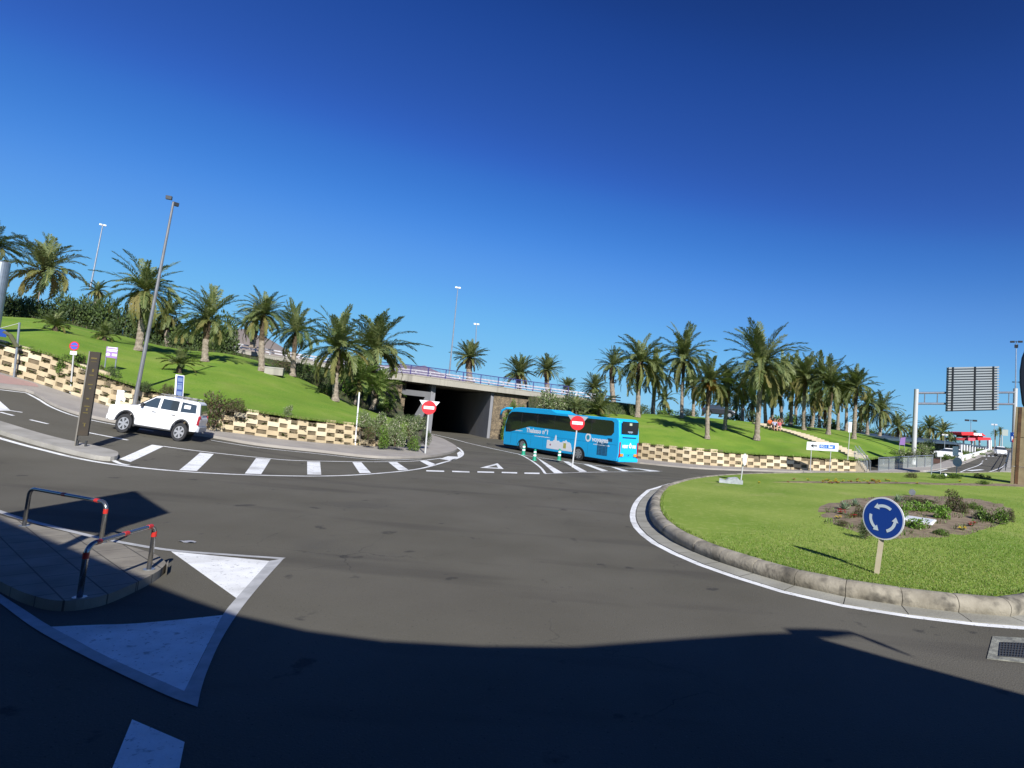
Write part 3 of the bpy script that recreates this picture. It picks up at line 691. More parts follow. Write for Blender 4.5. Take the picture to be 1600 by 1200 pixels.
# ------------------------------------------------------------------ palms
def crown_mesh(name, seed, nf=58, L=1.0, up_bias=0.0, droop=1.5, wind=0.0, old=.22, leaf=.165, orange=0, dens=46, spike=0, lw=.0105, emin=-.55):
    r_ = random.Random(seed); mb = MB(); ga = 2.39996
    for i in range(nf):
        t = (i + .5) / nf; az = i * ga + r_.uniform(-.55, .55)
        e0 = 1.45 - t * (1.45 - emin) + up_bias * (1 - t) * .3 + r_.uniform(-.24, .24)
        Lf = L * (1.0 - .16 * abs(t - .45)) * r_.uniform(.74, 1.1); dp = droop * (.5 + .65 * t) * r_.uniform(.6, 1.35)
        mi = 1 if t > 1 - old and r_.random() < .85 else (3 if r_.random() < .3 else 0)
        if orange and .80 < t < .98 and r_.random() < orange: mi = 2
        n = 9; P = [Vector((0, 0, 0))]; Ts = []
        for k in range(n):
            s = (k + .5) / n; e = e0 - dp * s ** 1.35; d = Vector((math.cos(e) * math.cos(az) + wind * s * .8, math.cos(e) * math.sin(az), math.sin(e))).normalized()
            P.append(P[-1] + d * (Lf / n)); Ts.append(d)
        Ts.append(Ts[-1])
        # rachis
        for k in range(n):
            d = Ts[k]; sd_ = d.cross(Vector((0, 0, 1)));
            if sd_.length < 1e-3: sd_ = Vector((1, 0, 0))
            sd_.normalize(); a = .016 * (1 - k / n) + .004; b = .016 * (1 - (k + 1) / n) + .004
            mb.add([P[k] - sd_ * a, P[k] + sd_ * a, P[k + 1] + sd_ * b, P[k + 1] - sd_ * b], [(0, 1, 2, 3)], 4 if mi != 1 else 1)
        roll = r_.uniform(-.5, .5)
        for q in range(dens):
            s = .10 + .9 * (q + .5) / dens; k = min(n - 1, int(s * n)); fr = s * n - k; o = P[k].lerp(P[k + 1], fr); tg = Ts[k].lerp(Ts[min(k + 1, n)], fr)
            sd_ = tg.cross(Vector((0, 0, 1)))
            if sd_.length < 1e-3: sd_ = Vector((math.sin(az), -math.cos(az), 0))
            sd_.normalize(); nrm = sd_.cross(tg).normalized()
            ll = (.72 if mi == 1 else 1) * leaf * L * (math.sin(PI * min(1, .12 + s * .83)) ** .55) * r_.uniform(.85, 1.1)
            for sg in (-1, 1):
                v = (sd_ * sg * math.cos(roll) + nrm * (.5 + .25 * sg * roll)) * .72 + tg * (.6 + .55 * s) + Vector((r_.uniform(-.22, .22), r_.uniform(-.22, .22), -.10 - r_.uniform(-.12, .35)))
                v.normalize(); mid = o + v * ll * .55; tip = o + v * ll + Vector((0, 0, -ll * r_.uniform(.02, .22)))
                wv = v.cross(nrm).normalized() * lw * L
                mb.add([o, mid + wv, tip, mid - wv], [(0, 1, 2, 3)], mi)
    if orange:
        for q in range(44):
            a = r_.uniform(0, 2 * PI); e = r_.uniform(-.9, .5); d = Vector((math.cos(a) * math.cos(e), math.sin(a) * math.cos(e), math.sin(e))); u = Vector((-math.sin(a), math.cos(a), 0)) * .02
            ln_ = r_.uniform(.22, .42); m1 = d * ln_ * .6; m2 = d * ln_ - Vector((0, 0, .10)); mb.add([-u, u, m1 + u * 1.6, m2, m1 - u * 1.6], [(0, 1, 2, 3, 4)], 2)
    return mb.mesh(name, [leafg, leafo, leafy, leafd, mat("palm_stalk", (.16, .17, .05), .6)])
CR = {
    'full': [crown_mesh("crown", 10 + i, nf=64, droop=1.35, old=.26, dens=44, leaf=.175) for i in range(6)],
    'wind': [crown_mesh("crown", 20 + i, nf=52, droop=1.35, wind=-.4, up_bias=.8, old=.2, dens=44, leaf=.175) for i in range(4)],
    'gold': [crown_mesh("crown", 31, nf=58, droop=1.4, old=.30, orange=.01)],
    'canary': [crown_mesh("crown", 40 + i, nf=76, droop=.85, old=.20, leaf=.17, emin=-.35) for i in range(2)],
    'young': [crown_mesh("crown", 50 + i, nf=30, droop=1.1, old=.1, leaf=.24, dens=34, emin=.05, lw=.016) for i in range(2)],
    'hang': [crown_mesh("crown", 60 + i, nf=60, droop=1.6, old=.36, emin=-.95, dens=42) for i in range(4)],
    'bright': [crown_mesh("crown", 90 + i, nf=34, droop=1.2, old=.05, leaf=.22, dens=36, emin=-.1, lw=.014) for i in range(2)],
    'far': [crown_mesh("crown", 70 + i, nf=40, droop=1.3, old=.25, dens=26, lw=.020) for i in range(4)],
}
for m_ in CR['bright']: m_.materials[0] = mat('bright_frond', (.16, .23, .05), .5, (.22, .28, .08), 2, trans=.3); m_.materials[3] = mat('mid_frond', (.11, .18, .04), .5, (.16, .22, .06), 2, trans=.3)
def trunk_mb(v, r0, r1, bulge=1.5, boots=.22):
    h = v.length; n = 26; rows = []; mb = MB(); rr_ = random.Random(int(h * 100)); k = 12
    for i in range(n + 1):
        t = i / n; c = v * t + Vector((math.sin(t * PI) * v.x * .25, math.sin(t * PI) * v.y * .1, 0)); r = r0 + (r1 - r0) * t
        if t < .08: r *= 1 + (.08 - t) * 5
        if t > 1 - boots: r = r1 * (1 + (bulge - 1) * math.sin(PI * min(1, (t - 1 + boots) / boots * .75 + .1)))
        r *= (1 + (.05 if i % 2 else -.03))
        rows.append([c + Vector((math.cos(2 * PI * j / k + i * .26) * r * rr_.uniform(.94, 1.06), math.sin(2 * PI * j / k + i * .26) * r * rr_.uniform(.94, 1.06), 0)) for j in range(k)])
    for i in range(n):
        a = rows[i]; b = rows[i + 1]; V = a + b
        mb.add(V, [(j, (j + 1) % k, k + (j + 1) % k, k + j) for j in range(k)], 1 if i / n > 1 - boots - .12 else 0)
    # old leaf stubs
    for q in range(34):
        t = 1 - boots - .1 + (boots + .09) * rr_.random(); a = rr_.uniform(0, 2 * PI); d = Vector((math.cos(a), math.sin(a), 0)); r = r1 * 1.15
        o = v * t + d * r * .8; u = Vector((-d.y, d.x, 0)) * .05; e = o + d * r * .55 + Vector((0, 0, .22))
        mb.add([o - u, o + u, e + u * .5, e - u * .5, o - u + Vector((0, 0, .1)), o + u + Vector((0, 0, .1))], [(0, 1, 2, 3), (4, 5, 2, 3), (0, 3, 4), (1, 5, 2)], 1)
    return mb
NP = [0]
def palm(label, base, cpx, R, kind='full', Yd=None, tr=1.0, group=None, cat="palm tree", name="palm_tree", sq=1.0):
    i = NP[0]; NP[0] += 1
    if Yd is None: b = HIT(*base)
    else:
        b = D(base[0], base[1], Yd)
    c = D(cpx[0], cpx[1], b.y)
    if c.z < b.z + .3: c.z = b.z + .3
    ppm = F / b.y; r = R / ppm * (1.12 if base[0] < 620 else 1.0)
    T_ = thing(name, label, cat, b, 0, group); v = c - b
    me = CR[kind][i % len(CR[kind])]
    if kind != 'young':
        tb = trunk_mb(v, .22 * tr, .155 * tr, boots=min(.35, 1.6 / v.length))
        tb.build("trunk", [bark, boot], T_, solid=False, smooth=False)
    else:
        MB().tube([(0, 0, -.05), v * .6, v], [.16, .14, .05], 8).build("trunk", boot, T_)
    o = put("crown", me, T_); o.location = v; o.rotation_euler = (((i * .61) % .3) - .15, ((i * .43) % .3) - .15, i * 1.7 if kind != 'wind' else (i * .37) % .9 - .45); k_ = .93 + ((i * .377) % .2); o.scale = (r * k_, r * (1.98 - k_) , r * sq * (.92 + ((i * .71) % .22)))
    return T_
P_ = palm
P_("windblown palm cut off by the left edge of the photo", (-22, 480), (-12, 385), 46, 'hang', 45)
P_("tall bare-trunked palm standing in front of the dark bushes, leftmost whole palm", (57, 497), (67, 422), 62, 'wind')
P_("drooping palm right behind the tall dark floodlight pole", (216, 548), (229, 455), 60, 'hang')
P_("shaggy brown-fringed palm half hidden in the bushes right of the floodlight pole", (263, 545), (262, 492), 34, 'hang', 54)
P_("windblown palm with pale trunk at the right end of the bushes", (320, 565), (325, 500), 50, 'wind')
P_("palm with thick brown trunk standing in front of the grey hill", (395, 543), (398, 505), 34, 'hang', 64, tr=1.5)
P_("slim palm beside the thick brown palm in front of the hill", (409, 580), (413, 492), 42, 'full')
P_("dense dark green palm between the grey hill and the concrete block", (457, 588), (463, 520), 46, 'wind')
P_("big feathery palm, left one of the pair beside the bridge end", (524, 627), (528, 545), 60, 'full')
P_("big spreading palm with golden lower fronds overlapping the bridge railing", (583, 640), (588, 548), 70, 'full', 57)
P_("short leafy palm with orange trunk foot below the bridge end", (556, 632), (563, 594), 42, 'bright', 50, tr=.9)
P_("short yellow-green palm leaning in front of the stone abutment", (580, 640), (590, 608), 38, 'bright', 55, tr=.8)
P_("low trunkless young palm on the lawn, leftmost one", (86, 517), (86, 510), 24, 'young', name="young_palm", cat="young palm")
P_("low trunkless young palm on the lawn right above the lilac sign", (163, 532), (163, 526), 20, 'young', name="young_palm", cat="young palm")
P_("young palm with arching fronds above the blue totem and parked car", (280, 583), (280, 570), 30, 'young', name="young_palm", cat="young palm")
P_("small palm tuft poking out above the dark bushes beside the thin lamp post", (150, 480), (152, 455), 20, 'far', 56, name="young_palm", cat="young palm")
P_("stout Canary palm standing alone behind the middle of the bridge railing", (734, 597), (734, 560), 31, 'canary', 84, tr=2.2)
P_("bushy palm behind the bridge railing, left one of the pair", (812, 612), (811, 584), 34, 'canary', 84, tr=1.8)
P_("bushy palm behind the bridge railing, right one of the pair", (857, 618), (855, 578), 30, 'canary', 82, tr=1.8)
P_("small round palm above the flowering bush behind the coach", (887, 630), (887, 604), 19, 'canary', 86, tr=1.5)
P_("small round palm behind the coach roof, next to the dark thick trunk", (927, 632), (928, 607), 26, 'canary', 82, tr=1.5)
P_("low palm with feathery fronds just above the coach roof", (934, 656), (936, 640), 36, 'young', 60, name="young_palm", cat="young palm")
P_("low palm between the flowering bush and the coach roof", (900, 655), (900, 640), 22, 'young', 59, name="young_palm", cat="young palm")
P_("dark thick-trunked palm drooping to the left behind the coach", (963, 652), (957, 572), 34, 'wind', 72, tr=1.7)
P_("tall golden-fringed palm nearest the rear of the coach", (996, 652), (1001, 566), 60, 'hang', tr=1.3)
P_("dark palm squeezed behind the tall golden-fringed palm", (1020, 650), (1024, 585), 44, 'full', 74, tr=1.3)
P_("tall full-crowned palm between the coach palms and the orange-hearted palm", (1065, 653), (1069, 562), 58, 'full')
P_("palm with an orange fruiting heart and straight pale trunk", (1105, 686), (1108, 598), 54, 'gold')
P_("leaning palm just right of the orange-hearted palm", (1132, 671), (1138, 605), 44, 'full')
P_("tallest palm of the grove, swollen brown trunk above a grey foot", (1182, 688), (1190, 572), 80, 'full', tr=1.25)
GR = "palms crowded together in the grove on the lawn"
for lab, b, c, R, k, Yd in [
    ("small palm far behind, between the coach palms and the dark trunks", (1037, 652), (1039, 625), 26, 'far', 95),
    ("dark slim trunk palm right behind the tall full-crowned palm", (1083, 655), (1085, 605), 34, 'far', 84),
    ("pair-trunk palm left one right behind the seated people", (1197, 668), (1196, 602), 40, 'full', 78),
    ("pair-trunk palm right one right behind the seated people", (1206, 668), (1208, 610), 38, 'full', 82),
    ("slender palm between the tallest palm and the leaning palm", (1160, 663), (1162, 608), 34, 'far', 84),
    ("palm with pale foot just right of the seated people", (1235, 665), (1239, 602), 44, 'full', None),
    ("broad dark palm in the middle of the grove right of the people", (1256, 672), (1258, 590), 50, 'full', None),
    ("palm with a split tan trunk in the shaded grove", (1268, 670), (1274, 618), 38, 'hang', 82),
    ("bulky dark green palm filling the right part of the grove", (1294, 679), (1299, 604), 52, 'full', None),
    ("thin palm deep in the grove behind the bulky dark green palm", (1309, 672), (1311, 618), 36, 'far', 88),
    ("back palm between the bulky palm and the slim tall one", (1322, 676), (1324, 610), 38, 'far', 90),
    ("slim tall palm with a sparse starry crown at the grove's right edge", (1334, 686), (1338, 606), 42, 'wind', None),
    ("palm with tan skirt right of the slim tall one", (1355, 680), (1356, 632), 34, 'hang', 88),
    ("grey-green palm standing apart behind the lilac sign", (1374, 682), (1378, 642), 36, 'hang', 90),
    ("small palm on the lawn just left of the gantry leg", (1403, 692), (1404, 668), 26, 'far', 96),
    ("tiny palm seen behind the gantry leg", (1424, 697), (1425, 674), 18, 'far', 104),
    ("back palm left of the broad dark palm", (1243, 664), (1246, 585), 38, 'far', 96),
    ("back palm high over the middle of the grove", (1280, 668), (1283, 585), 40, 'far', 98),
    ("shaded palm between the tallest palm and the people", (1222, 664), (1221, 588), 44, 'far', 90),
    ("low palm in the back of the grove under the leaning palm", (1150, 655), (1150, 630), 28, 'far', 100),
    ("low palm in the back of the grove under the tall full-crowned palm", (1098, 650), (1100, 626), 26, 'far', 105),
    ("back palm filling the gap under the tallest palm's crown", (1176, 660), (1176, 628), 30, 'far', 98),
    ("low palm behind the seated people's left", (1125, 652), (1127, 625), 24, 'far', 102),
    ("low palm in the shadowy back between the two right trunks", (1288, 672), (1290, 640), 26, 'far', 100),
    ("low palm in the back behind the small white post sign", (1345, 678), (1346, 650), 24, 'far', 104)]:
    P_(lab, b, c, R, k, Yd, group=GR, tr=1.2)
P_("dark rounded palm behind the carport, left of two", (1452, 700), (1452, 668), 26, 'far', 120, tr=1.5)
P_("dark rounded palm behind the carport, right of two", (1471, 702), (1472, 676), 26, 'far', 122, tr=1.5)
P_("dark low palm behind the carport's left end", (1440, 702), (1438, 682), 20, 'far', 112)
P_("low palm right of the carport palms", (1487, 703), (1486, 690), 18, 'far', 124)
P_("tiny far palm by the pale billboard, left of two", (1555, 703), (1555, 677), 8.5, 'far', 190)
P_("tiny far palm by the pale billboard, right of two", (1561, 703), (1563, 673.5), 8.5, 'far', 195)
P_("tiny palm top above the red canopy", (1524, 700), (1523, 676), 6, 'far', 170)

# ------------------------------------------------------------------ bushes
def bush_mesh(name, seed, n=1500, size=.09, mats=None, wts=(1,), clumps=16, flow=0):
    r_ = random.Random(seed); mb = MB(); C_ = []
    for _ in range(clumps):
        a = r_.uniform(0, 2 * PI); z = r_.uniform(.1, .95); rad = math.sqrt(max(0, 1 - (z - .25) ** 2 / .9)) * r_.uniform(.35, .8)
        C_.append((Vector((math.cos(a) * rad, math.sin(a) * rad, z)), r_.uniform(.22, .42)))
    for _ in range(n):
        c, cr_ = r_.choice(C_); d = Vector((r_.gauss(0, 1), r_.gauss(0, 1), r_.gauss(0, .9))).normalized(); p = c + d * cr_ * r_.uniform(.55, 1.08)
        if p.z < 0: p.z = abs(p.z)
        q = Vector((r_.gauss(0, 1), r_.gauss(0, 1), r_.gauss(0, 1))).normalized(); v = (d * .8 + q * .7 + Vector((0, 0, .3))).normalized(); u = v.cross(q)
        if u.length < .1: continue
        u.normalize(); s = size * r_.uniform(.6, 1.3); mi = r_.choices(range(len(wts)), wts)[0]
        if flow and r_.random() < flow: mi = len(wts)
        mb.add([p, p + v * s * .6 + u * s * .32, p + v * s * 1.3, p + v * s * .6 - u * s * .32], [(0, 1, 2, 3)], mi)
    return mb.mesh(name, mats)
STEM = MB()
for i in range(6): STEM.tube([(0, 0, -.05), (math.cos(i) * .25, math.sin(i) * .25, .45), (math.cos(i) * .5, math.sin(i) * .5, .8)], [.035, .025, .01], 5)
STEM = STEM.mesh("stems", boot)
BU = {'hedge': [bush_mesh("foliage", 100 + i, 2600, .10, [hedge1, hedge2], (3, 1), 22) for i in range(3)],
      'green': [bush_mesh("foliage", 110 + i, 1500, .11, [hedge2, limegr], (3, 1), 14) for i in range(2)],
      'red': [bush_mesh("foliage", 120, 1500, .10, [redleaf, hedge2], (2, 1.6), 14)],
      'grey': [bush_mesh("foliage", 130 + i, 1800, .09, [hedge3, hedge2, flower_w], (3, 1.2), 16, flow=.09) for i in range(2)],
      'dark': [bush_mesh("foliage", 140, 1800, .09, [hedge1, leafd], (2, 1), 16)],
      'lime': [bush_mesh("foliage", 150, 900, .16, [limegr, hedge2], (3, 1), 10)]}
NB = [0]
def bush(label, px, py, wpx, hpx, kind, Yd=None, cat="bush", name="bush", group=None):
    i = NB[0]; NB[0] += 1; b = HIT(px, py) if Yd is None else D(px, py, Yd); k = b.y / F
    T_ = thing(name, label, cat, b, i * 1.1, group); me = BU[kind][i % len(BU[kind])]
    sx = wpx * k / 2 / 1.05; sz = hpx * k / 1.25
    o = put("foliage", me, T_); o.scale = (sx, sx, sz); s_ = put("stems", STEM, T_); s_.scale = (sx, sx, sz); return T_
HG = "dark dense bushes along the crest of the left lawn"
desc = ["dark dense bush at the very left edge behind the grey mast", "dark bush between the grey mast and the first tall palm", "dark bush right behind the first tall palm's trunk", "dark bush right of the first tall palm", "dark bush above the leftmost young palm",
        "dark bush below the small palm tuft", "olive bush under the thin lamp post", "dark bush left of the drooping palm trunk", "dark bush behind the floodlight pole", "dark bush right of the floodlight pole",
        "dark bush left of the pale-trunked windblown palm", "dark bush behind the pale-trunked windblown palm", "dark rounded bush ending the row before the white barrier"]
for i, (x, y, w_, h_, Y_) in enumerate([(-6, 494, 52, 52, 50), (24, 498, 48, 44, 51), (48, 502, 44, 38, 51), (84, 506, 54, 50, 52), (112, 510, 52, 50, 52), (140, 514, 54, 54, 53), (166, 520, 52, 56, 53),
                                      (192, 526, 50, 50, 53), (222, 532, 54, 48, 54), (254, 541, 56, 48, 55), (288, 548, 54, 50, 54), (318, 552, 50, 56, 56), (345, 554, 52, 66, 54)]):
    bush(desc[i], x, y + 6, w_, h_ + 4, 'hedge', Y_, group=HG, cat="hedge bush")
B_ = bush
B_("bright green bush hanging over the wall below the no parking sign", 100, 583, 26, 30, 'green', 29.3)
B_("reddish bush on the wall between the no parking sign and the brown pillar", 122, 580, 22, 28, 'red', 29.8)
B_("reddish bush on the wall just right of the brown pillar", 150, 592, 24, 22, 'red', 29.6)
B_("dark green bush on the wall under the lilac sign", 174, 600, 24, 28, 'dark', 29.4)
B_("small dark bush on the wall beside the floodlight pole", 228, 612, 20, 16, 'dark', 29)
B_("small reddish bush on the wall left of the blue totem", 262, 616, 22, 16, 'red', 29)
B_("large reddish bush covering the wall right behind the white car", 332, 662, 46, 50, 'red', 29.2)
B_("reddish plant on the wall top right of the large bush", 365, 642, 34, 20, 'red', 29.6)
B_("small pale plant standing on the wall top in front of the middle lawn", 450, 650, 16, 18, 'grey')
B_("low plant on the wall top beside the thin white post", 535, 664, 40, 12, 'red')
for i, (lab, x, y, w_, h_, k_, Y_) in enumerate([
    ("grey flowering bush at the wall's corner, nearest the thin white post", 567, 664, 26, 26, 'grey', 33.5), ("grey flowering bush on the slope behind the round green bush", 590, 672, 34, 30, 'grey', 34.5),
    ("round bright green bush hanging on the rocky corner", 596, 697, 24, 30, 'green', 34), ("yellowish flowering bush right of the round green bush", 616, 694, 34, 36, 'grey', 34.6),
    ("pale flowering bush on the upper corner slope", 618, 672, 34, 26, 'grey', 36), ("pale flowering bush left of the first no entry sign post", 640, 684, 34, 34, 'grey', 36.2),
    ("dark green bush at the foot of the corner near the sign post", 646, 701, 22, 22, 'green', 35.6), ("leafy bush right behind the first no entry sign post", 664, 692, 18, 22, 'dark', 38.5),
    ("white-topped bush above the corner next to the tunnel road", 654, 668, 26, 22, 'grey', 39), ("low dark bush where the lawn meets the abutment", 640, 660, 30, 14, 'dark', 52),
    ("low stone-coloured bush on the wall right of the thin white post", 575, 684, 24, 20, 'red', 33.4)]):
    B_(lab, x, y + 2, w_, h_, k_, Y_)
for i, (lab, x, y, w_, h_, k_) in enumerate([("dark bush on the bank right of the concrete block", 470, 592, 40, 26, "dark"), ("dark bush on the bank between two palm trunks", 498, 603, 44, 30, "dark"), ("dark shrub at the bank's foot left of the pair of big palms", 512, 618, 36, 24, "hedge"),
    ("green shrub on the bank under the pair of big palms", 545, 618, 46, 34, "green"), ("dark shrub behind the short leafy palm", 566, 616, 34, 20, "green"), ("dark bush on the bank against the abutment", 604, 642, 30, 24, "green"), ("low bush high on the bank under the white barrier", 486, 584, 40, 18, "green"), ("low dark bush on the bank below the railing's left end", 530, 597, 46, 22, "dark"), ("green bush at the top of the bank before the bridge end", 572, 604, 40, 22, "green"), ("brownish bush on the bank left end near the barrier", 440, 576, 34, 14, "red")]):
    B_(lab, x, y, w_, h_, k_)
B_("broad pale flowering bush beside the bridge end, above the coach roof", 862, 650, 66, 40, 'grey', 61)
B_("dark bush right of the broad flowering bush", 893, 646, 34, 34, 'dark', 62)
B_("yellow-green creeper patch on the right abutment", 806, 652, 26, 30, 'green', 64.6)
B_("scrubby bush between the abutment and the coach's front mirror", 790, 690, 22, 46, 'green', 65)
for i, (x, y, w_, h_) in enumerate([(955, 652, 50, 20), (1002, 650, 44, 20), (1040, 651, 44, 18), (1078, 653, 44, 16), (1145, 656, 34, 22), (1172, 658, 34, 18), (1225, 664, 40, 26), (1262, 668, 44, 24), (1300, 672, 46, 24), (1338, 679, 44, 22), (1368, 685, 34, 20), (1395, 691, 30, 18)]):
    B_(["clipped green bush behind the dark thick palm trunk", "clipped hedge bush behind the golden-fringed palm", "clipped hedge bush left of the tall full-crowned palm", "low hedge bush left of the orange-hearted palm", "round dark bush right of the leaning palm's trunk", "low bush behind the tallest palm's foot",
        "green bush right behind the seated people", "dark bush behind the middle of the grove", "dark bush behind the bulky dark green palm", "dark bush behind the white post sign", "dark bush under the grey-green palm", "dark bush left of the gantry leg"][i], x, y + 2, w_, h_, ['green', 'dark'][i % 2], 84 + i * 1.5)
for i, (x, y, w_, h_, k_) in enumerate([(1388, 716, 26, 18, 'green'), (1405, 717, 26, 20, 'grey'), (1425, 716, 28, 20, 'grey'), (1442, 712, 22, 24, 'grey'), (1395, 726, 26, 16, 'red'), (1418, 724, 26, 16, 'grey')]):
    B_(["leafy bush behind the left end of the glass fence", "pale bush behind the glass fence below the lilac sign", "pale flowering bush at the foot of the gantry leg", "rounded grey bush right of the gantry leg", "reddish low bush behind the left panel of the glass fence", "pale pink-flowered bush behind the middle of the glass fence"][i], x, y + 3, w_, h_, k_, 63 + i)
B_("dark bush in the shade of the carport's left end", 1452, 722, 26, 36, 'dark', 82)
# plants along the top of the right wall
WP = "small succulents along the top of the right wall"
for i, (x, k_) in enumerate([(1073, 'green'), (1148, 'grey'), (1187, 'grey'), (1208, 'grey'), (1228, 'grey'), (1240, 'grey'), (1255, 'dark'), (1275, 'grey'), (1291, 'dark')]):
    t_ = R_TL; B_("%s tuft on the right wall, %s" % ({'green': 'green', 'grey': 'pale green', 'dark': 'dark'}[k_], ["hanging down over the blocks", "above the edge-on sign", "first of the row before the arrow sign", "second of the row before the arrow sign", "third of the row before the arrow sign", "tallest, left of the arrow sign", "in the shade left of the arrow sign", "between the two arrow sign posts", "right of the arrow sign posts"][i]), x, along(t_, x) + 3, 15, 11, k_, None, "plant", "wall_plant", WP)

# ------------------------------------------------------------------ the tall coach the photo was taken from: it throws the foreground shadow
SH = Vector((TS.x, TS.y, TS.z)); Y0 = -.45
def sil(x, y, Yp=Y0):
    g = G(x, y); k = (Yp - g.y) / SH.y; return g + SH * k
body_px = [(-200, 700), (-60, 782), (20, 822), (85, 850), (200, 897), (300, 936), (370, 960), (480, 985), (600, 1001), (750, 1009), (900, 1010), (1060, 998), (1180, 990), (1240, 988), (1275, 996), (1400, 1031), (1600, 1085), (1760, 1130)]
bp = [sil(*p) for p in body_px]
poly = [(p.x, p.z) for p in bp]; poly = [(poly[0][0] , .35)] + poly + [(poly[-1][0] , .35)]
TB = thing("tour_bus", "tall dark coach that the view is taken from, its shadow covers the near road", "coach", (0, Y0, 0))
MB().prism(poly, 0, -2.6, axis='y').build("body", mat("coach_paint", (.05, .05, .055), .35), TB)
mb = MB()
for i in range(7):
    x = poly[1][0] + 3.2 + i * 1.9
    if x < poly[-2][0] - 1.6: mb.box((x, .012, 3.05), (1.7, .012, 1.2))
mb.build("window_row", glass, TB)
for x in (poly[1][0] + 3.4, poly[-2][0] - 2.4):
    wv = MB(); wv.tube([(x, -.36, .5), (x, -.02, .5)], .5, 24); wv.build("wheel", black, TB)
mb = MB(); m1, m2, m3 = sil(1240, 990), sil(1332, 989), sil(1424, 1025)
for v in (m1, m2, m3): v -= Vector((0, Y0, 0))
mb.tube([m1, m1.lerp(m2, .5), m2, m2.lerp(m3, .5), m3], [.12, .11, .05, .06, .02], 8); mb.build("mirror_arm", darkmetal, TB)
# unseen panel added off to the left, shaped to throw the dark parallelogram shadow
Yp = 4.4; q = [sil(x, y, Yp) for x, y in [(2, 803), (208, 767.5), (261, 802), (158, 834), (60, 822)]]
SP = thing("shadow_panel", "added shadow-casting panel on a post, out of view left, shading the near lane", "road sign", (q[0].x, Yp, 0))
MB().prism([(p.x - q[0].x, p.z) for p in q], 0, .08, axis='y').build("panel", signblue, SP)
MB().tube([((q[3].x - q[0].x), .12, 0), ((q[3].x - q[0].x), .12, q[3].z + .8)], .09, 10).build("post", galv, SP)

# ------------------------------------------------------------------ helpers for upright things
def face(p): return math.atan2(p.y, p.x) - PI / 2
def sgn(label, name, cat, base_px, dpt=None, off=0, surf=True, group=None):
    b = (HIT(*base_px) if surf else G(*base_px)) if dpt is None else D(base_px[0], base_px[1], dpt)
    return thing(name, label, cat, b, face(b) + off, group), b
def loc_of(b, rz, px, py):
    """local (x,z) of a picked pixel on the vertical plane through b facing the camera"""
    d = ray(px, py); o = Vector((0, 0, H)); n = Vector((-math.sin(rz), math.cos(rz), 0)); t = (b - o).dot(n) / d.dot(n); p = o + d * t - b
    return p.x * math.cos(rz) + p.y * math.sin(rz), p.z
def disc(mb, c, r, y0, y1, n=32, mi=0, sx=1): mb.prism([(c[0] + r * sx * math.cos(2 * PI * i / n), c[1] + r * math.sin(2 * PI * i / n)) for i in range(n)], y0, y1, axis='y', mi=mi)

# no entry signs with a give-way board behind
for lab, bpx, cpx, rp, grp in [("no entry sign with pale triangle behind it, on the kerb corner before the tunnel", (664, 712), (670.3, 637), 10.6, None),
                               ("no entry sign with grey triangle behind it, on the striped island before the blue coach", (894, 730), (902.3, 661), 11.2, None)]:
    t, b = sgn(lab, "no_entry_sign", "no entry sign", bpx); rz = t.rotation_euler[2]; c = loc_of(b, rz, *cpx); r = rp * b.y / F
    MB().tube([(0, .06, -.05), (c[0], .06, c[1] - r * .3)], .048, 10).build("post", polem, t)
    m = MB(); disc(m, c, r, -.012, .012); disc(m, c, r * 1.0, .012, .02); m.build("disc", signred, t)
    MB().box((c[0], -.018, c[1]), (r * 1.45, .012, r * .42), 0).build("white_bar", signwhite, t)
    R_ = r * 1.42; m = MB(); m.prism([(c[0] - R_, c[1] + r * 1.02), (c[0] + R_, c[1] + r * 1.02 - .02), (c[0], c[1] - R_ * .72)], .03, .05, axis='y'); m.build("triangle_board", signwhite if 'pale' in lab else galv, t)
# roundabout sign
t, b = sgn("round blue roundabout sign with three white arrows on a short grey post", "roundabout_sign", "road sign", (1369, 897)); rz = t.rotation_euler[2]
c = loc_of(b, rz, 1380, 810); r = 32.0 * math.hypot(b.x, b.y) / F / math.hypot(1, (1380 - PX) / F) * 1.0
pn = bpy.data.objects.new("sign_plate", None)
m = MB(); lz = c[1] - r * .6
m.add([(-.052, .02, -.1), (.052, .02, -.1), (.052, .06, -.1), (-.052, .06, -.1), (c[0] - .052, .02, lz), (c[0] + .052, .02, lz), (c[0] + .052, .06, lz), (c[0] - .052, .06, lz)], [(0, 1, 2, 3), (4, 5, 6, 7), (0, 1, 5, 4), (1, 2, 6, 5), (2, 3, 7, 6), (3, 0, 4, 7)])
m.build("post", mat("tan_post", (.42, .36, .25), .6, (.36, .31, .21), 4), t)
def rot(o, a, cx, cz): o.location = (cx, 0, cz); o.rotation_euler = (0, 0, a); return o
m = MB(); disc(m, (0, 0), r, -.012, .01, 48); rim = rot(m.build("rim", white, t), math.radians(-24), *c)
m = MB(); disc(m, (0, 0), r * .93, -.016, -.004, 48); rot(m.build("blue_face", signblue, t), math.radians(-24), *c)
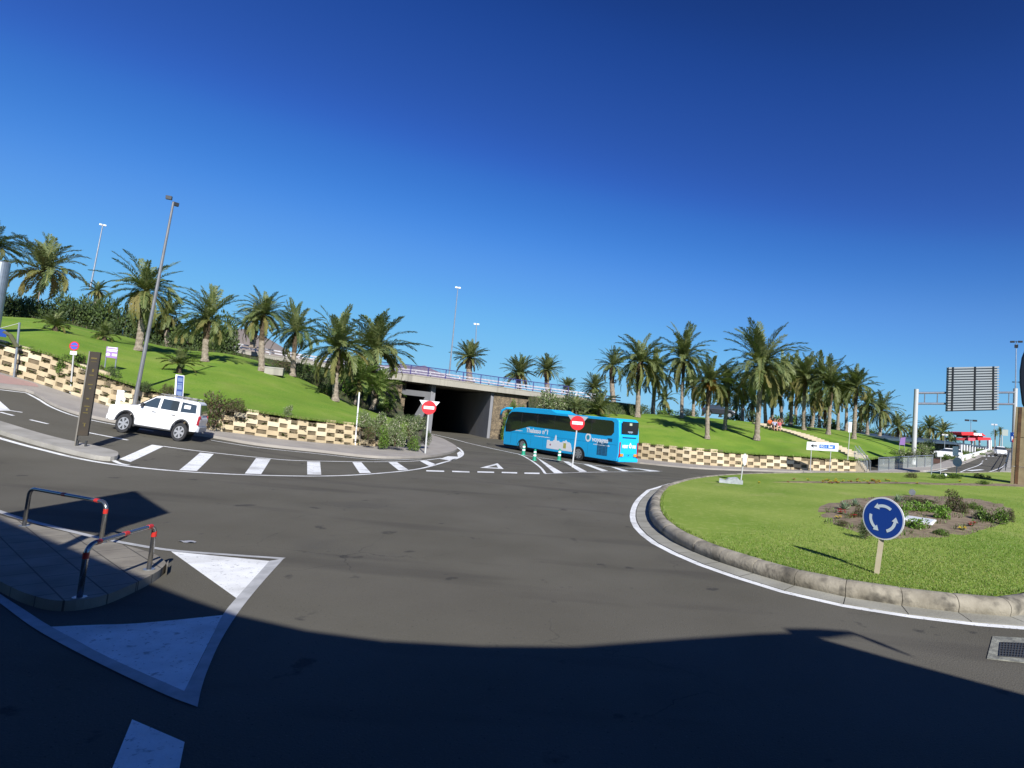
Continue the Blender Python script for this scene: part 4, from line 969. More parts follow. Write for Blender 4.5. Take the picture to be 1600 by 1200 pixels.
for a0, a1 in ((52, 112), (168, 232), (290, 352)):
    m = MB(); ri, ro = r * .52, r * .66; ps = []
    K_ = 14
    for i in range(K_ + 1): a = math.radians(a0 + (a1 - a0) * i / K_); ps.append((math.cos(a), math.sin(a)))
    V = [(x * ri, -.021, z * ri) for x, z in ps] + [(x * ro, -.021, z * ro) for x, z in ps]
    m.add(V, [(i, i + 1, K_ + 2 + i, K_ + 1 + i) for i in range(K_)])
    a = math.radians(a1); rm = (ri + ro) / 2; tx, tz = -math.sin(a), math.cos(a)
    m.add([(math.cos(a) * (rm - r * .16), -.021, math.sin(a) * (rm - r * .16)), (math.cos(a) * (rm + r * .16), -.021, math.sin(a) * (rm + r * .16)), (math.cos(a) * rm + tx * r * .24, -.021, math.sin(a) * rm + tz * r * .24)], [(0, 1, 2)])
    rot(m.build("arrow", mat("sign_arrow", (.62, .70, .72), .4), t, solid=False), math.radians(-24), *c)

def panel_sign(label, name, cat, bpx, corners, mfront, dpt=None, feet=(), yb=.0, th=.04, postm=None, pr=.03, off=0):
    t, b = sgn(label, name, cat, bpx, dpt, off); rz = t.rotation_euler[2]
    cs = [loc_of(b, rz, *p) for p in corners]; m = MB(); m.prism(cs, -th / 2, th / 2, axis='y'); m.build("panel", mfront, t)
    cx = sum(p[0] for p in cs) / len(cs); cz = sum(p[1] for p in cs) / len(cs)
    for f in feet:
        fx, fz = loc_of(b, rz, *f[0]); gx, gz = loc_of(b, rz, *f[1]); MB().tube([(fx, th / 2 + pr, fz - .05), (gx, th / 2 + pr, gz)], pr, 8).build("post", postm or polem, t)
    return t, b, rz, (cx, cz), cs
# arrow direction board on two posts
t, b, rz, c, cs = panel_sign("long white board with a black left arrow and a blue panel on two thin posts", "direction_sign", "direction sign", (1266, 736), [(1261, 690), (1310.5, 692.6), (1309.6, 705.6), (1260, 702.8)], signwhite, 47.5, [((1266, 735), (1268, 698)), ((1296, 736), (1298.5, 700))])
wd = cs[1][0] - cs[0][0]; tilt = math.atan2(cs[1][1] - cs[0][1], wd)
m = MB(); u = wd / 49
def L2(px_, pz_): return (cs[0][0] + px_ * u * math.cos(tilt) + pz_ * u * math.sin(tilt), cs[0][1] + px_ * u * math.sin(tilt) - pz_ * u * math.cos(tilt))
ar = [(5.5, 6.2), (11, 2.8), (9.6, 5.2), (16, 5.2), (16, 7.2), (9.6, 7.2), (11, 9.8)]
m.prism([L2(*p) for p in ar], -.030, -.022, axis='y'); m.build("arrow", darkmetal, t)
m = MB(); m.prism([L2(*p) for p in [(19.5, 3.6), (43.5, 3.6), (43.5, 9.6), (19.5, 9.6)]], -.028, -.022, axis='y'); m.build("blue_panel", mat("panel_blue", (.03, .16, .55), .4), t)
p_ = L2(26, 6.7); letter("GC-1", 3.6 * u * 1.25, signwhite, t, (p_[0], -.034, p_[1]), (PI / 2, 0, 0), bold=.006)
p_ = L2(37, 6.7); letter("Sur", 3.6 * u * 1.5, signwhite, t, (p_[0], -.034, p_[1]), (PI / 2, 0, 0), bold=.012)
panel_sign("small white plate on a thin pale post above the lawn steps", "post_sign", "sign", (1325, 713), [(1326, 659.5), (1331.5, 659.5), (1330.5, 675.5), (1325.3, 675.5)], signwhite, 50.5, [((1324.5, 718), (1328.3, 668))])
# no parking sign
t, b = sgn("red-ringed blue no parking sign with a small white plate, before the left wall", "no_parking_sign", "road sign", (109.5, 619), surf=False); rz = t.rotation_euler[2]; c = loc_of(b, rz, 116, 540.5); r = 7.2 * b.y / F
MB().tube([(0, .04, -.05), (c[0], .04, c[1])], .032, 8).build("post", polem, t)
m = MB(); disc(m, c, r, -.01, .012, sx=.78); m.build("red_ring", signred, t); m = MB(); disc(m, c, r * .74, -.016, -.004, sx=.78); m.build("blue_face", mat("np_blue", (.05, .10, .55), .4), t)
MB().box((c[0], -.022, c[1]), (r * 1.1, .008, r * .2)).build("red_slash", signred, t).rotation_euler = (0, 0, 0)
c2 = loc_of(b, rz, 114.7, 551.5); MB().box((c2[0], -.01, c2[1]), (r * 1.05, .02, r * .75)).build("white_plate", signwhite, t)
# lilac signs
t, b, rz, c, cs = panel_sign("lilac notice board with white print on two posts, on the left lawn", "notice_board", "notice board", (164, 573), [(166.5, 541.5), (184.5, 543), (182.6, 560.5), (165, 558)], purple, 30.6, [((163.8, 573), (167, 548)), ((180, 575), (183, 549))], postm=galv)
m = MB()
for k, (w1_, dz) in enumerate([(.62, .30), (.7, .19), (.66, .11)]): m.box((c[0], -.024, c[1] + dz - .04), (w1_ * .62, .006, .045))
m.ell((c[0] - .14, -.022, c[1] - .12), (.085, .004, .085)); m.box((c[0] + .12, -.024, c[1] - .12), (.2, .006, .12)); m.build("print", signwhite, t)
panel_sign("tilted lilac notice board on two posts beside the gantry leg", "notice_board", "notice board", (1405, 712), [(1407.5, 684), (1415, 683), (1414, 695.5), (1405, 695)], purple, 66, [((1404.5, 713), (1406, 680)), ((1413, 712), (1413.5, 690))], postm=galv)
# blue totem and white box by the car
t, b, rz, c, cs = panel_sign("narrow blue information totem with white edges standing behind the white car", "info_totem", "totem", (278, 640), [(274.5, 585), (288, 587), (285, 640), (271, 638)], signwhite, 29.0, th=.22)
m = MB(); m.prism([loc_of(b, rz, *p) for p in [(277, 586.5), (287, 588), (284, 638), (273.5, 637)]], -.128, -.112, axis='y'); m.build("blue_face", mat("totem_blue", (.03, .06, .22), .35), t)
m = MB()
for k, (ya, yb_) in enumerate([(590, 596), (598, 600), (601, 608), (611, 617)]): m.prism([loc_of(b, rz, *p) for p in [(278.2 - k * .5, ya), (285.6 - k * .5, ya + 1), (285.2 - k * .5, yb_ + 1), (277.8 - k * .5, yb_)]], -.134, -.128, axis='y')
m.build("info_panel", mat("totem_grey", (.14, .20, .34), .4), t)
t, b = sgn("plain white utility box with grey side behind the white car's bonnet", "utility_box", "utility box", (184, 641), surf=False); hh = up(b, 609.5)
m = MB(); m.box((.05, 0, hh / 2), (.36, .34, hh)); m.build("cabinet", white, t, bevel=.02); m = MB(); m.box((.2405, 0, hh * .5), (.02, .28, hh * .92)); m.build("side_door", greyc, t)
# thin posts
def thin_post(label, bpx, tpx, r, m_, dpt=None, name="post", cat="post"):
    t, b = sgn(label, name, cat, bpx, dpt); rz = t.rotation_euler[2]; c = loc_of(b, rz, *tpx); MB().tube([(0, 0, -.05), (c[0], 0, c[1])], r, 8).build("pole", m_, t); return t, b, rz, c
thin_post("thin bare white post before the middle of the left wall", (554.5, 699), (561.5, 613), .04, white)
# street name blade at the far left
t, b, rz, c = thin_post("thin grey pole with a blue blade on a curved arm at the left edge", (21.5, 593), (30.5, 504), .045, galv, name="blade_sign", cat="sign")
a1, a2, a3 = loc_of(b, rz, 27, 542), loc_of(b, rz, 16, 524), loc_of(b, rz, 5, 518); MB().tube([(a1[0], 0, a1[1]), (a2[0], 0, a2[1]), (a3[0], 0, a3[1])], .09, 8).build("curved_arm", mat("olive_metal", (.10, .10, .05), .5), t)
m = MB(); m.prism([loc_of(b, rz, *p) for p in [(-16, 508), (9, 516), (10, 527), (-16, 524)]], -.06, .06, axis='y'); m.build("blade", signblue, t)
a1, a2 = loc_of(b, rz, 30, 505), loc_of(b, rz, -8, 515); MB().tube([(a1[0], 0, a1[1]), (a2[0], 0, a2[1])], .012, 5).build("stay_wire", polem, t)
# thick galvanised mast, far left and close
P1 = D(4, 409, 32.0); b_ = Vector((P1.x, P1.y, zg(P1.x, P1.y)))
t = thing("gantry_mast", "thick galvanised steel mast cut off by the left edge", "mast", b_); MB().tube([(0, 0, 0), (0, 0, P1.z - b_.z - .06), (0, 0, P1.z - b_.z)], [.36, .34, .27], 24).build("shaft", galv, t, smooth=False)

# dark pillar sign on the median island
t, b = sgn("tall narrow brown pillar sign with small yellow markings on the left median island", "pillar_sign", "pillar sign", (126, 703.5), surf=False, off=math.radians(-12)); b.z += .15; t.location = b
rz = t.rotation_euler[2]; hh = up(b, 550); wd = .27
m = MB(); m.box((0, 0, hh / 2 + .18), (wd, .16, hh - .36)); m.build("panel", mat("pillar_brown", (.040, .029, .017), .8, (.026, .021, .015), 3), t, bevel=.008)
m = MB(); m.box((-wd / 2 - .02, 0, hh / 2), (.035, .19, hh)); m.build("lit_side", mat("pillar_lit_edge", (.16, .145, .12), .5), t)  # lighter edge colour paints the sunlight on the pillar's left side
m = MB()
for sx in (-.11, .11): m.box((sx, 0, .09), (.05, .10, .2))
m.build("foot", darkmetal, t); yel = mat("pillar_yellow", (.11, .08, .01), .7)
m = MB()
for k, (fz, ww, hh2) in enumerate([(.93, .16, .05), (.895, .16, .012), (.80, .05, .10), (.75, .12, .03), (.65, .13, .03), (.61, .05, .05), (.50, .07, .05), (.42, .14, .03), (.385, .04, .08), (.35, .14, .025), (.24, .09, .02), (.22, .03, .09)]): m.box(((k % 3 - 1) * .012, -.084, fz * hh), (ww, .006, hh2))
m.build("marking", yel, t)

# ------------------------------------------------------------------ lamps
polegrey = mat('pole_grey', (.22, .22, .22), .45, (.17, .17, .17), 2, metal=.4)
def lamp(label, bpx, tpx, dpt, kind, r0=.10, r1=.05, hm=None, group=None):
    b = D(bpx[0], bpx[1], dpt) if dpt else G(*bpx); t = thing("street_lamp" if kind != 'flood' else "floodlight_pole", label, "street lamp", b, face(b), group); c = loc_of(b, t.rotation_euler[2], *tpx)
    MB().tube([(0, 0, -.2), (c[0] * .5, 0, c[1] * .5), (c[0], 0, c[1])], [r0, (r0 + r1) / 2, r1], 10).build("pole", hm or galv, t); s = b.y / F
    for k in (-1, 1):
        m = MB(); e = 5.2 * s
        if kind == 'flood':
            m.box((c[0] + (k * e * .9 - .3 * e), k * .1, c[1] + (.9 * e if k < 0 else -.3 * e)), (e * 1.5, e * .9, e * 1.1), .3 * k)
        elif kind == 'pair': m.box((c[0] + k * e * .45, 0, c[1] + .1 * e), (e * .7, e * .5, e * .45))
        else: m.box((c[0] + k * e * 1.0, 0, c[1]), (e * 1.2, e * .7, e * .5), .1)
        m.build("lamp_head", darkmetal if kind != 'pair' else white, t, bevel=.03 * e)
    m = MB(); m.box((c[0], 0, c[1] + .1 * e), (e * .5, e * .25, e * .2)); m.build("bracket", darkmetal, t)
    return t
lamp("tall floodlight pole with two black floodlights standing before the left wall", (206.5, 650), (271, 316), None, 'flood', .10, .05, polegrey)
lamp("thin double-headed street lamp rising above the left bushes", (141, 450), (160.5, 352), 62, 'pair', .09, .05)
lamp("thin street lamp rising behind the middle of the bridge", (701.5, 588), (715.5, 450), 78, 'pair', .12, .05)
lamp("distant thin street lamp behind the stout Canary palm", (741.5, 575), (744.5, 507), 105, 'pair', .12, .07)
t = lamp("tall lighting mast with black floodlights above the gantry's right leg", (1585, 716), (1588, 534), 98, 'wide', .16, .07)
m = MB(); s = 98 / F; c = loc_of(t.location, t.rotation_euler[2], 1588, 541); m.box((c[0], 0, c[1]), (5 * s, 3 * s, 5 * s)); c = loc_of(t.location, t.rotation_euler[2], 1588, 597); m.box((c[0] - 4 * s, 0, c[1]), (3 * s, 2 * s, 1.4 * s)); m.box((c[0] + 4 * s, 0, c[1]), (3 * s, 2 * s, 1.4 * s)); m.tube([(c[0] - 4 * s, 0, c[1]), (c[0] + 4 * s, 0, c[1])], .04, 6); m.build("side_floodlight", darkmetal, t)
lamp("small far mast with a flat head above the red canopy", (1517, 690), (1517, 657), 165, 'wide', .12, .08)
lamp("small far street lamp before the tiny twin palms", (1554, 700), (1553.5, 664), 175, 'pair', .10, .06)
lamp("short thin street lamp standing before the carport", (1475, 716), (1476.5, 680), 86, 'pair', .07, .04)

# ------------------------------------------------------------------ gantry
b0 = D(1583, 731, 72); b0.z = zg(b0.x, b0.y); bl_ = D(1427, 722, 66); bl_.z = zg(bl_.x, bl_.y)
GT = thing("sign_gantry", "grey overhead gantry across the right road carrying the back of a big sign", "gantry", bl_)
hL, hR = up(bl_, 608), up(b0, 607); v = b0 - bl_
for nm, p, h_ in (("post", Vector(), hL), ("post", v, hR)):
    MB().tube([p + Vector((0, 0, -.1)), p + Vector((0, 0, h_))], [.27, .24], 16).build(nm, polem, GT)
def gpt(k, zL, zR): return v * k + Vector((0, 0, zL + (zR - zL) * k))
zl1, zr1, zl2, zr2 = up(bl_, 614), up(b0, 613.2), up(bl_, 630.5), up(b0, 631.5)
for za, zb in ((zl1, zr1), (zl2, zr2)): MB().tube([gpt(.0, za, zb), gpt(1, za, zb)], .13, 8).build("beam", galv, GT)
m = MB()
for k in (.08, .2, .33, .45, .57, .69, .8, .93): m.tube([gpt(k, zl1, zr1), gpt(k, zl2, zr2)], .06, 6)
m.build("lattice", galv, GT)
pc = [(1481, 574, 0), (1559.5, 572.5, 0), (1559, 641, 0), (1479, 643, 0)]
def gl(px, py):
    d = ray(px, py); n = Vector((-v.y, v.x, 0)).normalized(); o = Vector((0, 0, H)); tt = (bl_ - n * .45 - o).dot(n) / d.dot(n); return o + d * tt - bl_
e = v.normalized(); n_ = Vector((-v.y, v.x, 0)).normalized()
if n_.y < 0: n_ = -n_
C4 = [gl(x, y) for x, y, _ in pc]
m = MB(); N_ = 17
for i in range(N_):
    f0, f1 = i / N_, (i + .60) / N_
    a, b_, c_, d_ = C4[0].lerp(C4[3], f0), C4[1].lerp(C4[2], f0), C4[1].lerp(C4[2], f1), C4[0].lerp(C4[3], f1); m.add([a, b_, c_, d_, a - n_ * .14, b_ - n_ * .14, c_ - n_ * .14 , d_ - n_ * .14], [(0, 1, 2, 3), (4, 5, 6, 7), (0, 1, 5, 4), (3, 2, 6, 7), (0, 4, 7, 3), (1, 2, 6, 5)])
m.build("sign_slats", mat("sign_back", (.27, .29, .29), .5, metal=.2), GT)
m = MB(); m.add([p + n_ * .1 for p in C4] + [p + n_ * .16 for p in C4], [(0, 1, 2, 3), (7, 6, 5, 4), (0, 1, 5, 4), (1, 2, 6, 5), (2, 3, 7, 6), (3, 0, 4, 7)]); m.build("sign_sheet", mat("sign_sheet", (.12, .16, .19), .5), GT)
for k in (.07, .5, .87): MB().tube([C4[0].lerp(C4[1], k) - n_ * .22, C4[3].lerp(C4[2], k) - n_ * .22], .12, 4).build("sign_rib", darkmetal, GT)
# blue parking sign with a no entry disc, right of the gantry leg
t, b, rz, c, cs = panel_sign("blue square sign with a white figure, right edge of the photo", "parking_sign", "road sign", (1588, 745), [(1578.5, 675.5), (1591.5, 676), (1591, 691), (1578.5, 690.5)], signblue, 60, [((1586.5, 742), (1587, 680))])
m = MB(); m.prism([loc_of(b, rz, *p) for p in [(1580.6, 682), (1582.6, 682), (1582.6, 689), (1580.6, 689)]], -.03, -.02, axis='y'); m.prism([loc_of(b, rz, *p) for p in [(1583.5, 678), (1589.5, 678), (1589.5, 679), (1583.5, 679)]], -.03, -.02, axis='y'); m.build("figure", signwhite, t)
c = loc_of(b, rz, 1587.3, 688.8); m = MB(); disc(m, c, .30, -.06, -.04); m.build("no_entry_disc", signred, t); MB().box((c[0], -.068, c[1]), (.42, .01, .12)).build("white_bar", signwhite, t)

# ------------------------------------------------------------------ street furniture around the right road
# glass fence
fa, fb = [G(x, y) for x, y in [(1372, 737.5), (1457, 730.5)]]
t = thing("glass_fence", "clear glass fence with steel posts and a straight top rail by the stairs", "fence", fa); v = fb - fa; n = 6; hA, hB = up(fa, 715.5), up(fb, 711.2)
glp = mat("fence_glass", (.62, .68, .66), .25, spec=.5); gb = glp.node_tree.nodes["Principled BSDF"]; gb.inputs["Alpha"].default_value = .26
for i in range(n + 1):
    k = i / n; p = v * k; h_ = hA + (hB - hA) * k; MB().tube([p + Vector((0, 0, -.05)), p + Vector((0, 0, h_))], .04, 6).build("post", galv, t)
m = MB()
for i in range(n):
    k0, k1 = (i + .06) / n, (i + .94) / n; p, q_ = v * k0, v * k1; m.add([p + Vector((0, 0, .12)), q_ + Vector((0, 0, .12)), q_ + Vector((0, 0, hA * .93)), p + Vector((0, 0, hA * .93))], [(0, 1, 2, 3)])
m.build("glass_pane", glp, t, solid=False); MB().tube([Vector((0, 0, hA)), v + Vector((0, 0, hB))], .04, 8).build("top_rail", galv, t)
# stairs up to the lawn + handrails
sA, sB = G(1357, 739), HIT(1338, 716)
stepm = mat("step_stone", (.46, .39, .27), .85, (.38, .32, .22), 2, .3, 20)
st_ = thing("staircase", "short stone stairs from the pavement up to the lawn at the wall's end", "stairs", sA); v = sB - sA; v.z = max(v.z, 1.3); NS = 9; dv = Vector((v.x, v.y, 0)); rz = math.atan2(dv.y, dv.x); m = MB()
for i in range(NS):
    p = dv * ((i + .5) / NS); h_ = v.z * (i + 1) / NS; m.box((p.x, p.y, h_ / 2 - .03 + i * .0), (dv.length / NS * 1.0 - .004, 1.9, h_ + .06), rz)
m.build("steps", stepm, st_)
for s_ in (-1, 1):
    q_ = Vector((-dv.y, dv.x, 0)).normalized() * s_ * 1.02; ml = MB(); P = [q_ + Vector((0, 0, 0)), q_ + Vector((0, 0, 1.0)), q_ + dv + Vector((0, 0, v.z + 1.0)), q_ + dv + Vector((0, 0, v.z))]; ml.tube(P, .035, 6)
    for i in range(1, 9): a = q_ + dv * (i / 9) + Vector((0, 0, v.z * i / 9)); ml.tube([a, a + Vector((0, 0, 1.0))], .018, 5)
    h_ = ml.build("handrail", galv, st_)
# path of flat steps across the lawn
PT = [(1186, 663), (1196, 666), (1207, 669.5), (1222, 673), (1238, 677), (1253, 681.5), (1268, 687), (1284, 693), (1300, 699), (1318, 706), (1332, 711), (1340, 715)]
cp = smooth_line([HIT(*p) for p in PT], 40); sp = thing("lawn_steps", "long flight of flat cream steps crossing the right lawn", "steps", cp[0]); m = MB(); NSP = 26; cp = resample(cp, NSP + 1)
for i in range(NSP):
    a, b_ = cp[i], cp[i + 1]; d = b_ - a; c_ = (a + b_) / 2 - cp[0]; m.box((c_.x, c_.y, max(a.z, b_.z) - cp[0].z - .02), (math.hypot(d.x, d.y) * 1.0, 1.9, .34), math.atan2(d.y, d.x))
m.build("step_slab", stepm, sp)
# bins, planter, white plates
t, b = sgn("dark litter bin on a post behind the left end of the glass fence", "litter_bin", "litter bin", (1380, 719), 62); s = b.y / F
m = MB(); m.tube([(0, 0, .3), (0, 0, 10 * s)], [.24, .30], 14); m.build("bin_body", darkmetal, t); MB().tube([(0, 0, 10 * s), (0, 0, 11.2 * s)], [.32, .22], 14).build("lid", black, t); MB().tube([(0, 0, -.6), (0, 0, .35)], .06, 8).build("post", galv, t)
t, b, rz, c, cs = panel_sign("white plate on a thin post before a brown planter at the right road", "post_sign", "sign", (1469.5, 741), [(1464.5, 705), (1474, 705), (1474, 713.5), (1464.5, 713.5)], signwhite, None, [((1469.5, 741), (1470, 708))])
t, b = sgn("brown wooden planter box behind the white plate at the kerb", "planter", "planter", (1464, 724), 72); s = b.y / F; m = MB(); m.box((0, 0, 3.5 * s), (12 * s, .8, 7 * s)); m.build("box", mat("planter_wood", (.10, .05, .035), .8), t, bevel=.04)
m = MB(); m.box((0, 0, 7.2 * s), (12.6 * s, .86, .8 * s)); m.build("rim", mat("planter_rim", (.06, .035, .03), .8), t)
thin_post("bare thin grey post left of the white plate sign", (1455, 741), (1456, 714), .045, galv)
t, b, rz, c, cs = panel_sign("back of a round sign with a white plate above it on a grey post", "post_sign", "sign", (1494, 741.5), [(1488.5, 697.5), (1497, 697.5), (1497, 712), (1488.5, 712)], signwhite, None, [((1494, 741.5), (1498, 697))])
c = loc_of(b, rz, 1496, 722); m = MB(); disc(m, c, 7.2 * b.y / F, .02, .05, 28, sx=.9); m.build("round_plate", polem, t)
# edge-on sign on the roundabout + fallen plates
t, b = sgn("narrow sign seen almost edge-on, on a thin leaning post at the roundabout's far edge", "edge_on_sign", "road sign", (1157.5, 751), off=math.radians(72)); rz0 = face(b); c = loc_of(b, rz0, 1162, 718); vv = Vector((c[0] * math.cos(rz0), c[0] * math.sin(rz0), c[1])); ci, si = math.cos(-t.rotation_euler[2]), math.sin(-t.rotation_euler[2]); vl = Vector((vv.x * ci - vv.y * si, vv.x * si + vv.y * ci, vv.z))
MB().tube([(0, 0, -.05), vl * .95], .035, 8).build("post", polem, t); m = MB(); disc(m, (0, 0), .33, -.015, .015, 28); o = m.build("disc", signwhite, t); o.location = vl + Vector((0, -.06, 0))
t, b = sgn("crumpled pale sheet lying on the grass at the roundabout's far edge", "fallen_sheet", "sheet", (1142, 755)); r_ = random.Random(4)
P = [[Vector((-.60 + i * .15, -.3 + j * .2, .10 + r_.uniform(0, .13) + (.10 if 2 < i < 7 else 0))) for i in range(9)] for j in range(4)]; m = MB(); m.grid(P); m.grid([[p for p in P[0]], [p * 1.0 - Vector((0, .02, p.z)) for p in P[0]]]); m.build("sheet", mat("pale_sheet", (.36, .38, .38), .5, (.26, .28, .28), 6), t, solid=False)

# ------------------------------------------------------------------ sculpture column
b = HIT(1610, 758.5); t = thing("sculpture", "rust-edged stone column with a dark curved top at the right edge", "sculpture", b, face(b)); rz = t.rotation_euler[2]; s = b.y / F
tx, tz = loc_of(b, rz, 1613, 637); wb, wt_ = 52 * s, 42 * s
for k, (y0_, y1_) in enumerate([(758, 731), (731, 685), (685, 637)]):
    def lw_(y): kk = (758.5 - y) / 121.5; c_ = loc_of(b, rz, 1610 + 3 * kk, y); w_ = wb + (wt_ - wb) * kk; return c_, w_
    (ca, wa), (cb2, wb2) = lw_(y0_), lw_(y1_); g_ = .02
    m = MB(); V = []
    for (cc, ww, z_) in ((ca, wa, ca[1] + (g_ if k else -.3)), (cb2, wb2, cb2[1] - g_)):
        V += [(cc[0] - ww / 2, -.5, z_), (cc[0] + ww / 2, -.5, z_), (cc[0] + ww / 2, .9, z_), (cc[0] - ww / 2, .9, z_)]
    m.add(V, [(0, 1, 2, 3), (4, 5, 6, 7), (0, 1, 5, 4), (1, 2, 6, 5), (2, 3, 7, 6), (3, 0, 4, 7)]); m.build("column_block", mat("column_stone", (.30, .235, .13), .8, (.22, .16, .085), 1.5, .3, 10), t)
c0, c1 = loc_of(b, rz, 1585, 758), loc_of(b, rz, 1593.5, 637); m = MB()
m.add([(c0[0], -.53, -.3), (c0[0] + .22, -.53, -.3), (c0[0] + .22, .93, -.3), (c0[0] - .05, .93, -.3), (c1[0] - .05, -.53, c1[1]), (c1[0] + .16, -.53, c1[1]), (c1[0] + .16, .93, c1[1]), (c1[0] - .05, .93, c1[1])], [(0, 1, 2, 3), (4, 5, 6, 7), (0, 1, 5, 4), (1, 2, 6, 5), (2, 3, 7, 6), (3, 0, 4, 7)]); m.build("rust_edge", mat("rusty_edge", (.12, .055, .02), .8, (.06, .03, .015), 3), t)
pr = [(1600, 637), (1596.5, 630), (1593, 600), (1593, 580), (1596, 560), (1602, 545), (1614, 530), (1630, 520), (1650, 560), (1652, 637)]
m = MB(); m.prism([loc_of(b, rz, *p) for p in pr], -.4, .7, axis='y'); m.build("dark_top", mat("dark_bronze", (.02, .022, .03), .35, metal=.4), t, bevel=.12)

# ------------------------------------------------------------------ near hoop rails
def hoop(label, feet, tops, bands):
    a, b_ = G(*feet[0], .13), G(*feet[1], .13); h_ = (up(a, tops[0]) + up(b_, tops[1])) / 2; v = b_ - a; v.z = 0; L_ = v.length; e = v / L_; R_ = .13
    t = thing("hoop_barrier", label, "hoop rail", a); P = [Vector((0, 0, -.1)), Vector((0, 0, h_ - R_))]
    for k in range(1, 7): q = PI / 2 * k / 6; P.append(e * (R_ - R_ * math.cos(q)) + Vector((0, 0, h_ - R_ + R_ * math.sin(q))))
    for k in range(0, 7): q = PI / 2 * k / 6; P.append(e * (L_ - R_ + R_ * math.sin(q)) + Vector((0, 0, h_ - R_ + R_ * math.cos(q))))
    P += [e * L_ + Vector((0, 0, -.1))]; MB().tube(P, .031, 14).build("tube", chrome, t, smooth=True)
    for bx, bz in bands:
        if bz is None: c0, c1 = e * (bx * L_ - .045) + Vector((0, 0, h_)), e * (bx * L_ + .045) + Vector((0, 0, h_))
        else: c0, c1 = e * (bx * L_) + Vector((0, 0, bz * h_ - .04)), e * (bx * L_) + Vector((0, 0, bz * h_ + .04))
        MB().tube([c0, c1], .0345, 14).build("red_band", redband, t, smooth=False)
    for q in (Vector(), e * L_): MB().tube([q + Vector((0, 0, .0)), q + Vector((0, 0, .012))], .075, 16).build("base_ring", galv, t)
hoop("farther bent tube hoop rail with a bright glint, along the island's far kerb", [(37.5, 822), (157.5, 848)], (760, 788), [(.46, None), (.88, None), (1, .78)])
hoop("nearer bent tube hoop rail with red bands across the paved island's tip", [(124, 934), (232.5, 890)], (846, 825), [(.13, None), (.52, None), (.90, None), (1, .80), (0, .80)])
# drain
def flat(name, px, z, m_, parent=None): P = [G(*p) for p in px]; return MB().add([Vector((p.x, p.y, z)) for p in P] , [tuple(range(len(P)))]).build(name, m_, parent, solid=False)
dpx = [(1551, 995), (1542, 1029.6), (1600, 1036), (1680, 1045), (1690, 1003)]; P = [G(*p) for p in dpx]
t = thing("drain", "square iron drain grate set in a rough concrete frame at the road's right edge", "drain", P[0])
m = MB(); m.prism([(p.x - P[0].x, p.y - P[0].y) for p in P], -.05, .012); m.build("frame", mat("drain_concrete", (.27, .27, .22), .9, (.13, .13, .11), 6, .6, 30, det=8), t)
gp_ = [G(*p) for p in [(1563, 1005.4), (1561, 1027), (1600, 1029.5), (1660, 1034), (1668, 1010)]]; m = MB(); m.prism([(p.x - P[0].x, p.y - P[0].y) for p in gp_], .0, .016); m.build("pit", black, t)
m = MB(); a, b_, c_, d_ = [Vector((p.x - P[0].x, p.y - P[0].y, .02)) for p in (gp_[0], gp_[1], gp_[3], gp_[4])]
for i in range(23): k = i / 22; m.tube([a.lerp(d_, k), b_.lerp(c_, min(1, k + .0))], .006, 4)
for i in range(7): k = i / 6; m.tube([a.lerp(b_, k), d_.lerp(c_, k)], .006, 4)
m.build("grate", darkmetal, t)
# litter scrap on the road
b = G(291, 848); t = thing("litter_scrap", "small crumpled foil scrap lying on the asphalt beyond the paved island", "litter", b); m = MB(); r_ = random.Random(2); m.grid([[Vector((-.14 + i * .06, -.04 + j * .04, .01 + r_.uniform(0, .03))) for i in range(6)] for j in range(3)]); m.build("foil", mat("foil", (.55, .55, .55), .3, metal=.6), t, solid=False)
# concrete block on lawn crest
b = HIT(428, 586); t = thing("concrete_block", "low pale concrete block at the crest of the left lawn", "concrete block", b, face(b) - .1); s = b.y / F; MB().box((0, 0, 5 * s), (25 * s, 1.0, 11 * s)).build("block", deckm, t, bevel=.04)
m = MB(); m.box((0, 0, 10.9 * s), (25.6 * s, 1.06, .10)); m.build("cap", concrete, t)

# delineator cones
cg = mat("cone_green", (.01, .26, .15), .45)
def cone():
    t = thing("delineator", "", "marker post"); m = MB(); m.tube([(0, 0, 0), (0, 0, .05), (0, 0, .051), (0, 0, .30)], [.17, .16, .13, .115], 16); m.build("base", cg, t)
    m = MB(); m.tube([(0, 0, .302), (0, 0, .42)], [.112, .108], 16); m.build("white_band", signwhite, t); m = MB(); m.tube([(0, 0, .422), (0, 0, .52)], [.108, .102], 16); m.build("green_band", cg, t)
    m = MB(); m.tube([(0, 0, .522), (0, 0, .64)], [.10, .095], 16); m.build("white_band", signwhite, t); m = MB(); m.tube([(0, 0, .642), (0, 0, .74), (0, 0, .79)], [.092, .085, .05], 16); m.build("cap", cg, t); return t
cone0 = cone()
def copy_thing(r):
    q_ = r.copy(); COL.objects.link(q_)
    for ch in list(r.children):
        c_ = ch.copy(); COL.objects.link(c_); c_.parent = q_
        for g_ in list(ch.children): d_ = g_.copy(); COL.objects.link(d_); d_.parent = c_
    return q_
for i, (px, lab) in enumerate([((817.5, 711), "green and white marker post before the coach's front wheel"), ((834.8, 719.5), "green and white marker post at the striped island's tip"), ((873.3, 719), "green and white marker post left of the second no entry sign")]):
    o = cone0 if i == 0 else copy_thing(cone0); b = G(*px); o.location = b; o["label"] = lab; o["group"] = "green and white marker posts"; k = 17.5 * b.y / F / .79; o.scale = (k, k, k)

